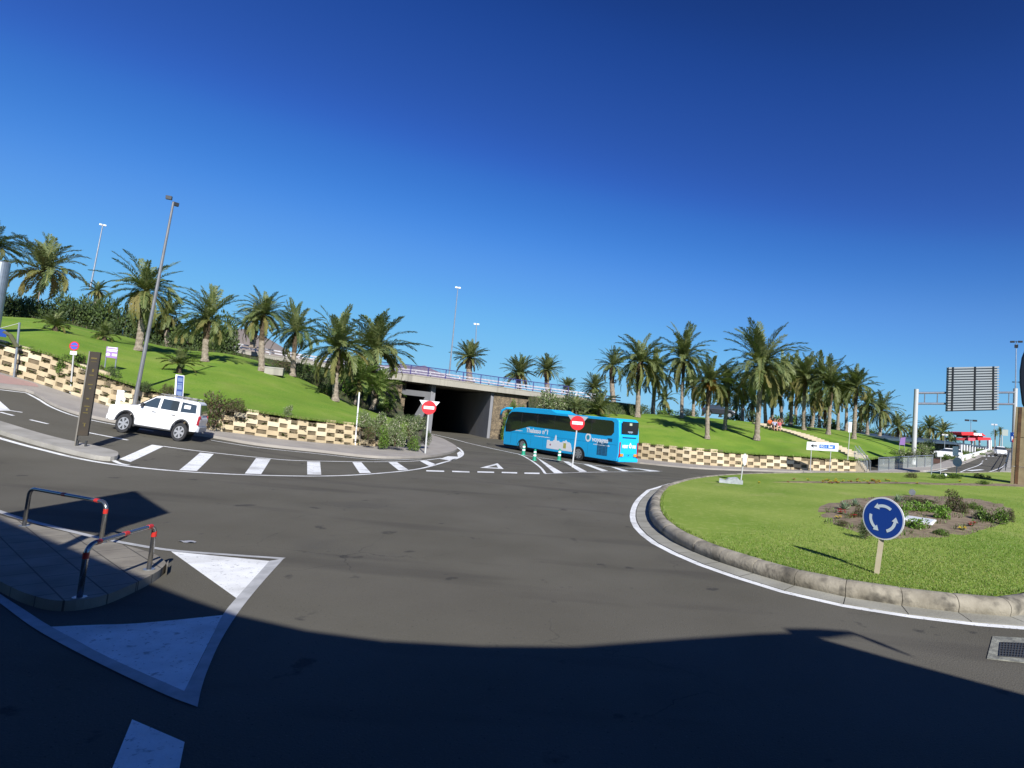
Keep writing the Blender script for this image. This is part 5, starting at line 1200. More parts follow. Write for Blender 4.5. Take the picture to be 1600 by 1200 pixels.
# ------------------------------------------------------------------ vehicles
def orient(t, pF, pR, mid_frac=.5, side=0, sc=(1, 1, 1)):
    f = (pF - pR); f.normalize(); l = Vector((0, 0, 1)).cross(f).normalized(); u = f.cross(l).normalized()
    c = pR.lerp(pF, mid_frac) - l * side
    t.matrix_world = Matrix.Translation(c) @ Matrix((f, l, u)).transposed().to_4x4() @ Matrix.Diagonal((*sc, 1))
def arch(xc, r, z0, n=10): return [(xc + r * math.cos(a), z0 + r * math.sin(a)) for a in [PI * (1 - i / n) for i in range(n + 1)]]
def wheel(parent, x, y, r, wd_, spokes, rimm, side):
    w_ = thing_part("wheel", parent, (x, y, r)); m = MB(); m.tube([(0, -wd_ / 2, 0), (0, -wd_ / 2 + .03, 0), (0, wd_ / 2 - .03, 0), (0, wd_ / 2, 0)], [r * .93, r, r, r * .93], 28)
    o = m.build("wheel", black, parent); o.location = (x, y, r); s = side * (wd_ / 2 + .004)
    m = MB(); m.tube([(0, s - side * .02, 0), (0, s, 0)], r * .66, 24); m.build("rim", darkmetal, o)
    m = MB(); nR = 24; m.add([(math.cos(2 * PI * i / nR) * k, s + side * .012, math.sin(2 * PI * i / nR) * k) for k in (r * .58, r * .66) for i in range(nR)], [(i, (i + 1) % nR, nR + (i + 1) % nR, nR + i) for i in range(nR)])
    for i in range(spokes):
        a = 2 * PI * i / spokes + .2; d = Vector((math.cos(a), 0, math.sin(a))); u = Vector((-math.sin(a), 0, math.cos(a))) * r * .09; y_ = Vector((0, s + side * .014, 0))
        m.add([y_ + d * r * .08 - u, y_ + d * r * .08 + u, y_ + d * r * .60 + u * 1.5, y_ + d * r * .60 - u * 1.5], [(0, 1, 2, 3)])
    m.add([(math.cos(2 * PI * i / 12) * r * .16, s + side * .02, math.sin(2 * PI * i / 12) * r * .16) for i in range(12)], [tuple(range(12))]); m.build("spokes", rimm, o, solid=False); return o
def thing_part(*a): return None

def smallprint(t, m_, at_, h_, w_, y_):
    r_ = random.Random(int(at_[0] * 100)); m = MB(); x = at_[0]
    while x > at_[0] - w_:
        g_ = h_ * r_.uniform(.3, .75); m.box((x - g_ / 2, y_ + .002, at_[1] + r_.uniform(-.1, .1) * h_), (g_, .005, h_ * r_.choice([.6, .6, 1.0]))); x -= g_ + h_ * r_.choice([.18, .18, .5])
    return m.build("small_print", m_, t)
# blue coach: x forward, y left
bus_blue = mat("coach_blue", (.012, .42, .78), .32, (.012, .39, .73), .3)
alloy = mat("alloy", (.45, .45, .46), .35, metal=.6)
t = thing("coach", "bright blue coach with dark windows and white lettering leaving the underpass road", "coach"); BW = 1.26
wF, wRr = 3.55, -2.55
pW_F, pW_R = G(814.5, 705), G(903, 719.8); wb_ = (pW_F - pW_R).length; ks = wb_ / (wF - wRr)
outl = [(-6.0, .42)] + [(-5.95, .36)] + arch(wRr, .60, .36) + arch(wF, .60, .36) + [(6.0, .34), (6.10, 1.3), (5.95, 2.2), (5.65, 2.9), (5.35, 3.25), (4.9, 3.46), (4.2, 3.53), (.6, 3.50), (.1, 3.32), (-.1, 3.27), (-5.7, 3.20), (-5.92, 3.05), (-6.05, 2.0), (-6.08, .9)]
m = MB(); m.prism(outl, -BW, BW, axis='y'); m.build("body", bus_blue, t, bevel=.07)
m = MB(); wl_ = [(5.62, 2.86), (5.25, 3.10), (4.6, 3.14), (.2, 3.10), (-5.35, 3.02), (-5.55, 2.9), (-5.6, 2.25), (-5.4, 2.02), (-4.9, 1.97), (2.9, 2.05), (5.2, 1.45), (5.85, 1.42), (5.93, 2.0)]
m.prism(wl_, BW + .001, BW + .014, axis='y'); m.build("side_window", glass, t); m = MB(); m.prism(wl_, -BW - .014, -BW - .001, axis='y'); m.build("side_window", glass, t)
m = MB()
for x in (-3.6, -1.8, .1, 2.0, 3.9): m.box((x, BW + .017, 2.55), (.03, .006, 1.0))
m.build("window_divider", black, t)
m = MB(); m.add([(6.115, -1.12, 1.25), (6.115, 1.12, 1.25), (5.98, 1.14, 2.2), (5.69, 1.12, 2.9), (5.69, -1.12, 2.9), (5.98, -1.14, 2.2)], [(0, 1, 2, 5), (5, 2, 3, 4)]); m.build("windscreen", glass, t, solid=False)
m = MB(); m.tube([(5.3, BW - .1, 3.38), (5.9, BW + .12, 3.36), (6.35, BW + .22, 3.15), (6.5, BW + .24, 2.75)], [.09, .10, .11, .10], 8); m.build("mirror_arm", bus_blue, t, smooth=True)
m = MB(); m.box((6.48, BW + .2, 2.62), (.12, .26, .5)); m.build("mirror", darkmetal, t, bevel=.03)
m = MB(); m.box((6.25, -BW - .1, 2.9), (.14, .26, .6)); m.build("mirror", darkmetal, t, bevel=.03)
m = MB(); m.prism([(5.08, .5), (5.10, .5), (5.10, 1.45), (5.08, 1.45)], BW + .001, BW + .006, axis='y'); m.prism([(-5.9, 1.42), (5.0, 1.42), (5.0, 1.435), (-5.9, 1.435)], BW + .001, BW + .005, axis='y')
for x in (4.3, 2.6, 1.2, -.4, -1.7, -3.4): m.prism([(x, .5), (x + .015, .5), (x + .015, 1.4), (x, 1.4)], BW + .001, BW + .004, axis='y')
m.build("panel_gap", mat("gap_dark", (.005, .12, .25), .6), t)
for x in (wF, wRr):
    for s_ in (1, -1): wheel(t, x, s_ * (BW - .17), .50, .30, 8, alloy, s_)
for x in (wF, wRr): MB().prism(arch(x, .64, .36, 14) + arch(x, .57, .36, 14)[::-1], BW + .001, BW + .012, axis='y').build("wheel_arch", darkmetal, t)
m = MB(); m.box((.4, 0, .33), (11.2, 2.3, .2)); m.box((wF, 0, .6), (1.15, 2.0, .9)); m.build("underbody", black, t)
grl = mat("grille_dark", (.01, .07, .14), .6); m = MB(); m.prism([(-5.15, .62), (-4.25, .62), (-4.25, 1.52), (-5.15, 1.52)], BW + .002, BW + .010, axis='y'); m.prism([(-5.5, 1.6), (-5.1, 1.6), (-5.1, 1.82), (-5.5, 1.82)], BW + .002, BW + .01, axis='y'); m.build("grille", grl, t)
m = MB()
for k in range(9): m.box((-4.7, BW + .014, .68 + k * .095), (.88, .012, .035))
for k in range(3): m.box((-5.0 + k * .3, BW + .015, 1.07), (.03, .012, .88))
m.build("grille_slats", mat("grille_bar", (.02, .16, .30), .5), t)
LR = (PI / 2, 0, PI)
letter("Thalasso n°1", .50, signwhite, t, (1.95, BW + .012, 1.73), LR, bold=.014)
smallprint(t, signwhite, (2.2, 1.36), .085, 1.7, BW + .006)
letter("voyages", .46, signwhite, t, (-4.45, BW + .012, 1.63), LR, bold=.014)
smallprint(t, signwhite, (-3.9, 1.30), .075, 1.4, BW + .006)
smallprint(t, signwhite, (4.7, 1.62), .08, 1.0, BW + .006)
m = MB(); m.prism([(-3.36 + .26 * math.cos(a), 1.72 + .30 * math.sin(a)) for a in [2 * PI * i / 24 for i in range(24)]], BW + .004, BW + .012, axis='y'); m.prism([(-3.5, 2.06), (-3.36, 2.16), (-3.22, 2.06), (-3.26, 2.02), (-3.36, 2.09), (-3.46, 2.02)], BW + .004, BW + .012, axis='y'); m.build("ring_emblem", signwhite, t)
m = MB(); m.prism([(-3.36 + .145 * math.cos(a), 1.72 + .17 * math.sin(a)) for a in [2 * PI * i / 24 for i in range(24)]], BW + .013, BW + .018, axis='y'); m.build("ring_centre", mat("emblem_teal", (.02, .30, .42), .5), t)
sk = [(-1.95, .55), (.75, .55), (.75, 1.18), (.5, 1.2), (.45, 1.12), (.1, 1.13), (.08, 1.22), (-.05, 1.22), (-.08, 1.5), (-.16, 1.65), (-.24, 1.5), (-.27, 1.2), (-.55, 1.22), (-.6, 1.12), (-.9, 1.14), (-.95, 1.25), (-1.1, 1.22), (-1.25, 1.34), (-1.4, 1.2), (-1.6, 1.2), (-1.75, 1.1)]
m = MB(); m.prism(sk, BW + .003, BW + .010, axis='y'); m.build("white_picture", signwhite, t)
m = MB(); m.prism([(-1.3, .72), (-1.02, .72), (-1.02, 1.1), (-1.3, 1.1)], BW + .011, BW + .015, axis='y'); m.build("picture_label", mat("label_gold", (.45, .42, .10), .6), t); m = MB(); disc(m, (.35, .85), .08, BW + .011, BW + .015, 6); m.build("picture_dot", mat("dot_mauve", (.35, .12, .20), .6), t)
# rear
m = MB(); m.box((-6.085, 0, 2.62), (.03, 2.05, .82)); m.build("rear_window", glass, t, bevel=.01)
m = MB(); m.box((-6.11, 0, 2.86), (.012, .32, .16)); m.build("rear_plate_sticker", mat("sticker_cream", (.40, .42, .30), .6), t)
letter("voyages", .20, mat("pale_ink", (.35, .42, .50), .6), t, (-6.112, 0, 2.36), (PI / 2, 0, -PI / 2), bold=.002)
m = MB(); m.box((-6.09, 0, 1.98), (.05, 1.7, .05)); m.build("rear_groove", grl, t)
letter("HERIT", .27, signwhite, t, (-6.10, .48, 1.36), (PI / 2, 0, -PI / 2), bold=.012); letter("URS", .27, signwhite, t, (-6.10, -.62, 1.36), (PI / 2, 0, -PI / 2), bold=.012); letter("Ô", .36, signwhite, t, (-6.10, -.15, 1.40), (PI / 2, 0, -PI / 2), bold=.02)
for s_ in (1, -1):
    MB().box((-6.08, s_ * 1.12, 1.15), (.05, .12, 1.0)).build("tail_light", mat("tail_red", (.28, .01, .02), .3), t); MB().box((-6.10, s_ * .86, .80), (.05, .36, .17)).build("indicator", mat("amber", (.60, .25, .03), .3), t)
MB().box((-6.10, 0, .50), (.04, .55, .13)).build("number_plate", signwhite, t); MB().box((-6.11, 0, .80), (.02, .07, .07)).build("badge", darkmetal, t)
MB().box((-6.05, 0, .46), (.16, 2.4, .24)).build("bumper", bus_blue, t, bevel=.03)
orient(t, pW_F, pW_R, -wRr / (wF - wRr), BW * ks * .6, (ks * .985, ks * .6, up(pW_R, 648) / 3.27))


# white off-road car
carw = mat("car_white", (.80, .80, .80), .25, (.78, .78, .78), 1)
carplast = mat("car_plastic", (.03, .03, .032), .6)
sglass = mat("car_glass", (.035, .045, .055), .05, spec=.9)
t = thing("parked_car", "white off-road car with roof rack and six-spoke wheels beside the left wall", "car"); SW = .92
fx, rx = 1.45, -1.40
ol = [(-2.28, .62), (-2.22, .50)] + arch(rx, .46, .48) + [(-.9, .42), (.9, .42)] + arch(fx, .46, .48) + [(2.2, .44), (2.34, .55), (2.38, .95), (2.28, 1.10), (1.5, 1.20), (1.02, 1.23), (-2.20, 1.23), (-2.32, 1.05)]
m = MB(); m.prism(ol, -SW, SW, axis='y'); m.build("body", carw, t, bevel=.06)
def cabin(pts, w0, w1, z0, z1, name, m_, par, bev=.05, ofs=0):
    def wy(z): return w0 + (w1 - w0) * (z - z0) / (z1 - z0) + ofs
    mb = MB(); n = len(pts); V = [(x, wy(z), z) for x, z in pts] + [(x, -wy(z), z) for x, z in pts]; mb.add(V, [tuple(range(n)), tuple(range(2 * n - 1, n - 1, -1))] + [(i, (i + 1) % n, n + (i + 1) % n, n + i) for i in range(n)]); return mb.build(name, m_, par, bevel=bev)
cabin([(-2.22, 1.20), (-2.06, 1.72), (-1.9, 1.79), (.05, 1.80), (.25, 1.75), (1.12, 1.20)], SW - .03, SW - .17, 1.2, 1.8, "cabin", carw, t)
def side_win(pts, nm="side_window", mt=None):
    for s_ in (1, -1):
        mb = MB(); P = [(x, s_ * (SW - .03 - .14 * (z - 1.2) / .6 + .004), z) for x, z in pts]; Q = [(x, y + s_ * .012, z) for x, y, z in P]; n = len(P); mb.add(P + Q, [tuple(range(n)), tuple(range(n, 2 * n))] + [(i, (i + 1) % n, n + (i + 1) % n, n + i) for i in range(n)]); mb.build(nm, mt or sglass, t)
side_win([(.02, 1.26), (.86, 1.26), (.80, 1.34), (.28, 1.68), (.02, 1.70)]); side_win([(-1.02, 1.26), (-.12, 1.26), (-.12, 1.70), (-.98, 1.70)]); side_win([(-1.98, 1.30), (-1.16, 1.26), (-1.12, 1.70), (-1.90, 1.66)])
MB().add([(1.06, -.80, 1.25), (1.06, .80, 1.25), (.31, .72, 1.73), (.31, -.72, 1.73)], [(0, 1, 2, 3)]).build("windscreen", sglass, t, solid=False).location = (.022, 0, .012)
MB().add([(-2.235, -.72, 1.26), (-2.235, .72, 1.26), (-2.095, .66, 1.68), (-2.095, -.66, 1.68)], [(3, 2, 1, 0)]).build("rear_window", sglass, t, solid=False).location = (-.012, 0, 0)
m = MB()
for s_ in (1, -1): m.tube([(-1.85, s_ * .66, 1.79), (-1.8, s_ * .66, 1.88), (.1, s_ * .66, 1.88), (.18, s_ * .66, 1.79)], .022, 6)
for x in (-1.6, -1.2, -.8, -.4, -.05): m.tube([(x, -.66, 1.885), (x, .66, 1.885)], .016, 6)
m.build("roof_rack", mat("rack_metal", (.10, .10, .10), .4, metal=.5), t)
m = MB()
for xx in (fx, rx):
    for s_ in (1, -1): m.prism(arch(xx, .50, .48, 14) + arch(xx, .445, .48, 14)[::-1], s_ * (SW + .012), s_ * (SW + .003), axis='y')
m.box((-.0, 0, .41), (1.9, 1.84, .06)); m.build("wheel_arch", carplast, t)
for xx in (fx, rx):
    for s_ in (1, -1): wheel(t, xx, s_ * (SW - .12), .40, .26, 6, alloy, s_)
for s_ in (1, -1):
    MB().box((-2.23, s_ * .84, 1.0), (.14, .17, .42)).build("tail_light", mat("tail_red", (.28, .01, .02), .3), t, bevel=.02); MB().box((2.27, s_ * .72, .93), (.18, .34, .18)).build("headlight", mat("lamp_lens", (.6, .62, .65), .15), t, bevel=.03)
    MB().box((.78, s_ * (SW + .12), 1.30), (.14, .22, .17)).build("mirror", carplast, t, bevel=.03)
    for x in (-.28, .62 - .9 + 1.0 - .9): pass
m = MB()
for x in (-.90, .10): m.box((x + .04, SW + .012, 1.08), (.20, .03, .035))
m.build("door_handle", carplast, t)
m = MB()
for x, z0_, z1_ in ((-1.05, .62, 1.2), (-.06, .48, 1.2), (.98, .62, 1.2)): m.box((x, SW + .002, (z0_ + z1_) / 2), (.012, .004, z1_ - z0_))
m.build("door_gap", greyc, t); MB().box((-2.30, 0, .62), (.16, 1.78, .24)).build("bumper", mat("bumper_grey", (.35, .37, .40), .4), t, bevel=.04); MB().box((2.34, 0, .60), (.10, 1.78, .24)).build("bumper", carw, t, bevel=.04)
MB().tube([(-2.36, .1, .48), (-2.5, .1, .47), (-2.5, .1, .56)], .025, 6).build("tow_bar", darkmetal, t); m = MB(); m.box((.0, 0, .46), (3.6, 1.5, .26)); m.build("underbody", black, t)
smallprint(t, mat("faint_grey_ink", (.45, .46, .47), .6), (.80, .93), .09, .75, SW + .006)
MB().box((-1.45, SW - .075, 1.46), (.34, .012, .26)).build("window_sticker", signwhite, t).rotation_euler = (.0, 0, 0)
pf, pr_ = G(188.5, 676), G(275.5, 689.4); kx = (pf - pr_).length / (fx - rx); hz = up(pr_, 622) / 1.88
orient(t, pf, pr_, -rx / (fx - rx), SW * .64, (kx, .64, hz)); 

def small_car(label, p, rz, m_, sc=1.0, sx=None):
    t = thing("car", label, "car", p, rz); o = [(-2.0, .35)] + arch(-1.25, .36, .35) + arch(1.3, .36, .35) + [(1.95, .35), (2.02, .7), (1.6, .92), (.95, 1.0), (-1.95, 1.02), (-2.05, .7)]
    m = MB(); m.prism(o, -.82, .82, axis='y'); m.build("body", m_, t, bevel=.07)
    def cb(pts, nm, mm, w0, w1, bev):
        mb = MB(); n = len(pts); zz = [p_[1] for p_ in pts]; a, b_ = min(zz), max(zz)
        V = [(x, (w0 + (w1 - w0) * (z - a) / (b_ - a)), z) for x, z in pts] + [(x, -(w0 + (w1 - w0) * (z - a) / (b_ - a)), z) for x, z in pts]; mb.add(V, [tuple(range(n)), tuple(range(2 * n - 1, n - 1, -1))] + [(i, (i + 1) % n, n + (i + 1) % n, n + i) for i in range(n)]); mb.build(nm, mm, t, bevel=bev)
    cb([(-1.9, .98), (-1.75, 1.36), (.3, 1.38), (1.02, .98)], "window_band", sglass, .79, .66, .02); cb([(-1.78, 1.34), (-1.65, 1.46), (.1, 1.47), (.34, 1.37)], "roof", m_, .67, .60, .03)
    for x in (-1.25, 1.3):
        for s_ in (1, -1): wheel(t, x, s_ * .72, .32, .2, 5, alloy, s_)
    for s_ in (1, -1):
        MB().box((1.93, s_ * .6, .72), (.12, .3, .14)).build("headlight", mat("lamp_lens", (.6, .62, .65), .15), t, bevel=.02); MB().box((-1.99, s_ * .68, .82), (.08, .2, .22)).build("tail_light", mat("tail_red", (.28, .01, .02), .3), t)
    MB().box((2.02, 0, .45), (.03, .5, .11)).build("number_plate", signwhite, t); t.scale = (sc if sx is None else sx, sc if sx is None else sx, sc); return t
p = G(1563, 713.2); small_car("small white hatchback driving toward us on the right road", p, math.atan2(-p.y, -p.x) + .12, carw, 15.5 * p.y / F / 1.47, 1.05)
p = D(1478, 716, 84); small_car("white car parked under the dark carport, seen from the side", p, face(p) + PI + .1, carw, 1.0)
p = D(1122, 651.5, 80); small_car("dark car parked in shade behind the leaning palm", p, face(p) + .1, mat("car_dark", (.02, .022, .03), .3), 1.1)

# ------------------------------------------------------------------ carport, low wall, red canopy
roofm = mat("carport_roof", (.05, .075, .10), .5, (.04, .06, .08), .6); q1 = D(1383, 684, 84); q2 = D(1497, 692, 108); q3 = D(1543, 698, 150)
b = Vector((q2.x, q2.y, zg(q2.x, q2.y))); t = thing("carport", "long dark carport roof on white columns beside the right road", "carport", b)
m = MB(); W_ = Vector((-9, 6, .8))
for a, c_ in ((q1, q2), (q2, q3)):
    P = [a - b, c_ - b, c_ + W_ - b, a + W_ - b]; m.add(P + [p + Vector((0, 0, -.35)) for p in P], [(0, 1, 2, 3), (7, 6, 5, 4), (0, 1, 5, 4), (1, 2, 6, 5), (2, 3, 7, 6), (3, 0, 4, 7)])
m.build("roof", roofm, t)
for i in range(10):
    x = 1501 + i * 4.4 - i * i * .02; kk = i / 9; Yd = 108 + 38 * kk; p = D(x, 712 - 6 * kk, Yd + 1); tp = D(x, 694.5 + 3.4 * kk, Yd + 1); tp.x = p.x; MB().box(((p.x - b.x), p.y - b.y, (p.z + tp.z) / 2 - b.z), (.34, .34, max(.5, tp.z - p.z)), .6).build("column", white, t)
for x, Yd in ((1400, 88), (1432, 94), (1458, 99), (1482, 104)):
    tp = D(x, along([(1383, 687), (1497, 694.5)], x), Yd + 2); MB().box((tp.x - b.x, tp.y - b.y, tp.z / 2 - b.z / 1), (.3, .3, tp.z), .6).build("column", darkmetal, t)
m = MB(); e1, e2 = D(1440, 716, 104), D(1500, 716, 118); m.add([e1 - b, e2 - b, Vector((e2.x, e2.y, q2.z - .4)) - b, Vector((e1.x, e1.y, q2.z + .3)) - b, e1 - b + Vector((0, .3, 0)), e2 - b + Vector((0, .3, 0)), Vector((e2.x, e2.y + .3, q2.z - .4)) - b, Vector((e1.x, e1.y + .3, q2.z + .3)) - b], [(0, 1, 2, 3), (7, 6, 5, 4), (0, 1, 5, 4), (2, 3, 7, 6), (1, 2, 6, 5), (3, 0, 4, 7)]); m.build("shade_sheet", mat("shade_wall", (.10, .11, .09), .9, (.03, .04, .03), .8), t)  # dark sheet that paints the shade beneath the carport roof
wpx = [((1500, 723.5), 715.5), ((1512, 719), 712.5), ((1524, 714), 709.3), ((1536, 709), 705.8), ((1547, 704.4), 702)]
pb = [G(*p) for p, _ in wpx]; hb = [up(q_, y) for q_, (_, y) in zip(pb, wpx)]; t = thing("low_wall", "low white wall with planting along the left side of the right road", "wall", pb[0]); m = MB(); rw = []
for q_, h_ in zip(pb, hb): d = Vector((-.35, .1, 0)); r0 = q_ - pb[0]; rw.append([r0 + Vector((0, 0, -.2)), r0 + Vector((0, 0, h_)), r0 + d + Vector((0, 0, h_)), r0 + d + Vector((0, 0, -.2))])
m.grid(rw); k = 4; m.add(rw[0], [(0, 1, 2, 3)]); m.add(rw[-1], [(0, 1, 2, 3)]); m.build("masonry", mat("wall_white", (.66, .64, .58), .8, (.56, .54, .48), .8), t); m = MB()
for a, c_ in zip(rw, rw[1:]): m.tube([(a[1] + a[2]) / 2 + Vector((0, 0, .03)), (c_[1] + c_[2]) / 2 + Vector((0, 0, .03))], .2, 4)
m.build("coping", white, t)
for i in range(4):
    q_ = pb[i].lerp(pb[i + 1], .5) + Vector((-1.4, .4, 0)); T_ = thing("bush", ["green bush over the low white wall, nearest one", "green bush over the low white wall, second from the near end", "green bush over the low white wall, third from the near end", "green bush over the low white wall, farthest one"][i], "bush", q_); o = put("foliage", BU['green'][i % 2], T_); s = (hb[i] + .25) / 1.25; o.scale = (1.8 + i * .5, .9, s)
redm = mat("canopy_red", (.60, .015, .02), .4); t = thing("filling_station", "red filling station canopy with white lettering beyond the carport", "canopy", D(1520, 712, 160)); b = t.location.copy()
def rb(px, Yd, nm, mm, dep=6): P = [D(x, y, Yd) - b for x, y in px]; m = MB(); m.add(P + [p + Vector((0, dep, 0)) for p in P], [(0, 1, 2, 3), (7, 6, 5, 4), (0, 1, 5, 4), (1, 2, 6, 5), (2, 3, 7, 6), (3, 0, 4, 7)]); return m.build(nm, mm, t)
rb([(1502, 675.5), (1521, 675), (1521, 680), (1503, 680)], 159, "upper_fascia", redm, 9); rb([(1521.2, 676.5), (1535, 677), (1541, 681.5), (1521.2, 681)], 160, "upper_fascia", redm, 9)
rb([(1494, 684), (1512, 684.5), (1512, 688), (1494, 688)], 158, "lower_fascia", mat("canopy_darkred", (.30, .01, .015), .5), 8); rb([(1513, 684), (1524, 684.4), (1524, 688.6), (1513, 688.6)], 157, "pay_booth_sign", mat("canopy_pink", (.65, .08, .12), .5), 3)
rb([(1528, 683), (1548, 684), (1548, 687.5), (1528, 688)], 157.5, "lower_fascia", redm, 7); rb([(1510, 680), (1536, 681.5), (1536, 684), (1510, 683.5)], 161, "roof_core", mat("core_dark", (.08, .03, .03), .7), 5)
for x in (1545, 1548): rb([(x, 688), (x + 1.6, 688), (x + 1.6, 704.5), (x, 704.5)], 156.5, "pylon", white, .8)
for x in (1506, 1519, 1531): rb([(x, 688), (x + 1, 688), (x + 1, 706), (x, 706)], 159, "pillar", white, .6)
p_ = D(1527.8, 678.9, 159.9) - b; letter("CEPSA", .82, signwhite, t, (p_.x, p_.y - .03, p_.z), (PI / 2, -RHO * 0, 0), bold=.06)
panel_sign("pale blank billboard on a post at the end of the right road", "billboard", "billboard", (1569, 704), [(1566, 671), (1575.5, 671.5), (1575, 681), (1565.5, 680.5)], mat("billboard_pale", (.50, .55, .48), .6), 180, [((1565.5, 704), (1566, 676))], pr=.15)
# guard railing at the right kerb
ga, gb_ = G(1571, 737), G(1577, 711); t = thing("guard_railing", "dark metal guard railing along the kerb before the gantry's right leg", "railing", ga); v = gb_ - ga; m = MB()
for i in range(9): k = i / 8; p = v * k; p.z = zg(ga.x + p.x, ga.y + p.y) - ga.z; m.tube([p, p + Vector((0, 0, 1.1))], .04, 6)
m.tube([Vector((0, 0, 1.1)), Vector((v.x, v.y, gb_.z - ga.z + 1.1))], .04, 6); m.tube([Vector((0, 0, .6)), Vector((v.x, v.y, gb_.z - ga.z + .6))], .03, 6); m.build("rails", darkmetal, t)
# far row of low dark shrubs closing the road
for i, (x, w_) in enumerate([(1543, 10), (1552, 9), (1572, 12), (1584, 14), (1597, 16)]):
    B_(["far dark shrub left of the road's end", "far dark shrub behind the white hatchback", "far dark shrub under the billboard", "far dark shrub behind the blue square sign", "far dark shrub at the right edge"][i], x, 703 + i * .6, w_, 6, 'dark', 185 + i * 3)

# ------------------------------------------------------------------ people on the steps
def body_mesh(bones, name, m_, parent, lv=2):
    """bones: list of (joint position, radius, parent index)"""
    me = bpy.data.meshes.new(name); me.from_pydata([b_[0] for b_ in bones], [(b_[2], i) for i, b_ in enumerate(bones) if b_[2] is not None], []); o = bpy.data.objects.new(name, me); COL.objects.link(o)
    md = o.modifiers.new("skin", 'SKIN'); sv = me.skin_vertices[0].data
    for i, b_ in enumerate(bones): r_ = b_[1] if isinstance(b_[1], tuple) else (b_[1], b_[1]); sv[i].radius = r_; sv[i].use_root = (i == 0)
    ss = o.modifiers.new("sub", 'SUBSURF'); ss.levels = lv; ss.render_levels = lv; me.materials.append(m_)
    dg = bpy.context.evaluated_depsgraph_get(); ev = o.evaluated_get(dg); nm_ = bpy.data.meshes.new_from_object(ev); nm_.name = name
    bpy.data.objects.remove(o); bpy.data.meshes.remove(me); nm_.materials.clear(); nm_.materials.append(m_); nm_.polygons.foreach_set("use_smooth", [True] * len(nm_.polygons)); o = put(name, nm_, parent); return o
skin = mat("skin", (.42, .22, .14), .6)
def sitter(label, p, rz, shirt, trousers, hairc, arms, lean=.0, bare=False):
    t = thing("person", label, "person", p, rz)      # facing local -Y, sitting at z=.42
    hz_ = .40; sh = Vector((0, .02 - lean, hz_ + .50)); L_ = []
    def A(pos, r, par): L_.append((tuple(pos), r, par)); return len(L_) - 1
    pel = A((0, .05, hz_ + .06), (.15, .12), None); ch = A((0, .05 - lean * .5, hz_ + .28), (.14, .10), pel); s0 = A(sh, (.16, .10), ch); nk = A(sh + Vector((0, -.01, .10)), .055, s0); hd = A(sh + Vector((0, -.02 - lean * .2, .19)), (.085, .095), nk); h2 = A(sh + Vector((0, -.02 - lean * .2, .29)), (.075, .085), hd)
    clothes = []; tro = []
    for s_ in (-1, 1):
        shp = sh + Vector((s_ * .18, 0, -.02)); a1 = A(shp, .052, s0); el, wr = arms(s_); a2 = A(el, .042, a1); a3 = A(wr, .028, a2); clothes.append((tuple(shp), tuple(el.lerp(shp, .35)), s_))
        pd = (wr - el).normalized(); pa = A(wr + pd * .05, (.036, .02), a3)
        sd2 = pd.cross(Vector((0, 0, 1)));
        if sd2.length < .1: sd2 = Vector((1, 0, 0))
        sd2.normalize()
        for f_ in range(4): f0 = A(wr + pd * .10 + sd2 * (.024 * (f_ - 1.5)), .009, pa); A(wr + pd * (.155 + (.01 if f_ in (1, 2) else 0)) + sd2 * (.026 * (f_ - 1.5)) + Vector((0, 0, -.015)), .008, f0)
        th_ = A(wr + pd * .055 + sd2 * .05, .010, pa); A(wr + pd * .095 + sd2 * .07, .009, th_)
        hp = A((s_ * .10, .02, hz_ + .05), .09, pel); kn = A((s_ * .14, -.40, hz_ + .12 + .05 * s_), .062, hp); an = A((s_ * .13, -.46, hz_ - .30), .042, kn); ft = A((s_ * .14, -.62, hz_ - .36), (.04, .03), an)
        tro.append(((s_ * .10, .02, hz_ + .05), (s_ * .14, -.40, hz_ + .12 + .05 * s_)))
    body_mesh(L_, "body", skin, t)
    Tb = [((0, .05, hz_ + .05), (.165, .13), None), ((0, .05 - lean * .5, hz_ + .28), (.155, .115), 0), (tuple(sh + Vector((0, 0, -.01))), (.175, .11), 1), (tuple(sh + Vector((0, 0, .05))), .07, 2)]
    for a_, b_, s_ in clothes: Tb.append((a_, .066, 2)); Tb.append((b_, .058, len(Tb) - 1))
    body_mesh(Tb, "shirt", shirt, t); Lb = [((0, .05, hz_ + .05), (.17, .13), None)]
    for a_, b_ in tro: Lb.append((a_, .105, 0)); Lb.append((b_, .078, len(Lb) - 1))
    body_mesh(Lb, "shorts", trousers, t); hc = sh + Vector((0, .005 - lean * .2, .265)); m = MB(); m.ell(hc, (.095, .108, .10)); 
    ho = m.build("hair", hairc, t, smooth=True); m = MB(); f0 = sh + Vector((0, -.125 - lean * .2, .20)); m.ell(f0 + Vector((0, -.005, 0)), (.014, .022, .022), 8, 6); m.ell(f0 + Vector((-.033, .006, .035)), (.012, .01, .008), 8, 6, 1); m.ell(f0 + Vector((.033, .006, .035)), (.012, .01, .008), 8, 6, 1); m.ell(f0 + Vector((0, .008, -.045)), (.025, .01, .007), 8, 6, 2)
    m.ell(sh + Vector((-.092, -.02, .21)), (.014, .025, .035), 8, 6); m.ell(sh + Vector((.092, -.02, .21)), (.014, .025, .035), 8, 6); m.build("face", [skin, black, mat("lips", (.35, .12, .10), .6)], t, smooth=True)
    s = 1.12; t.scale = (s, s, s); return t
kn_arm = lambda s_: (Vector((s_ * .25, -.12, .62)), Vector((s_ * .15, -.36, .60)))
back_arm = lambda s_: (Vector((s_ * .30, -.10, .66)), Vector((s_ * .20, -.34, .58)))
upar = lambda s_: (Vector((s_ * .30, -.14, 1.02)), Vector((s_ * .10, -.10, 1.24)))
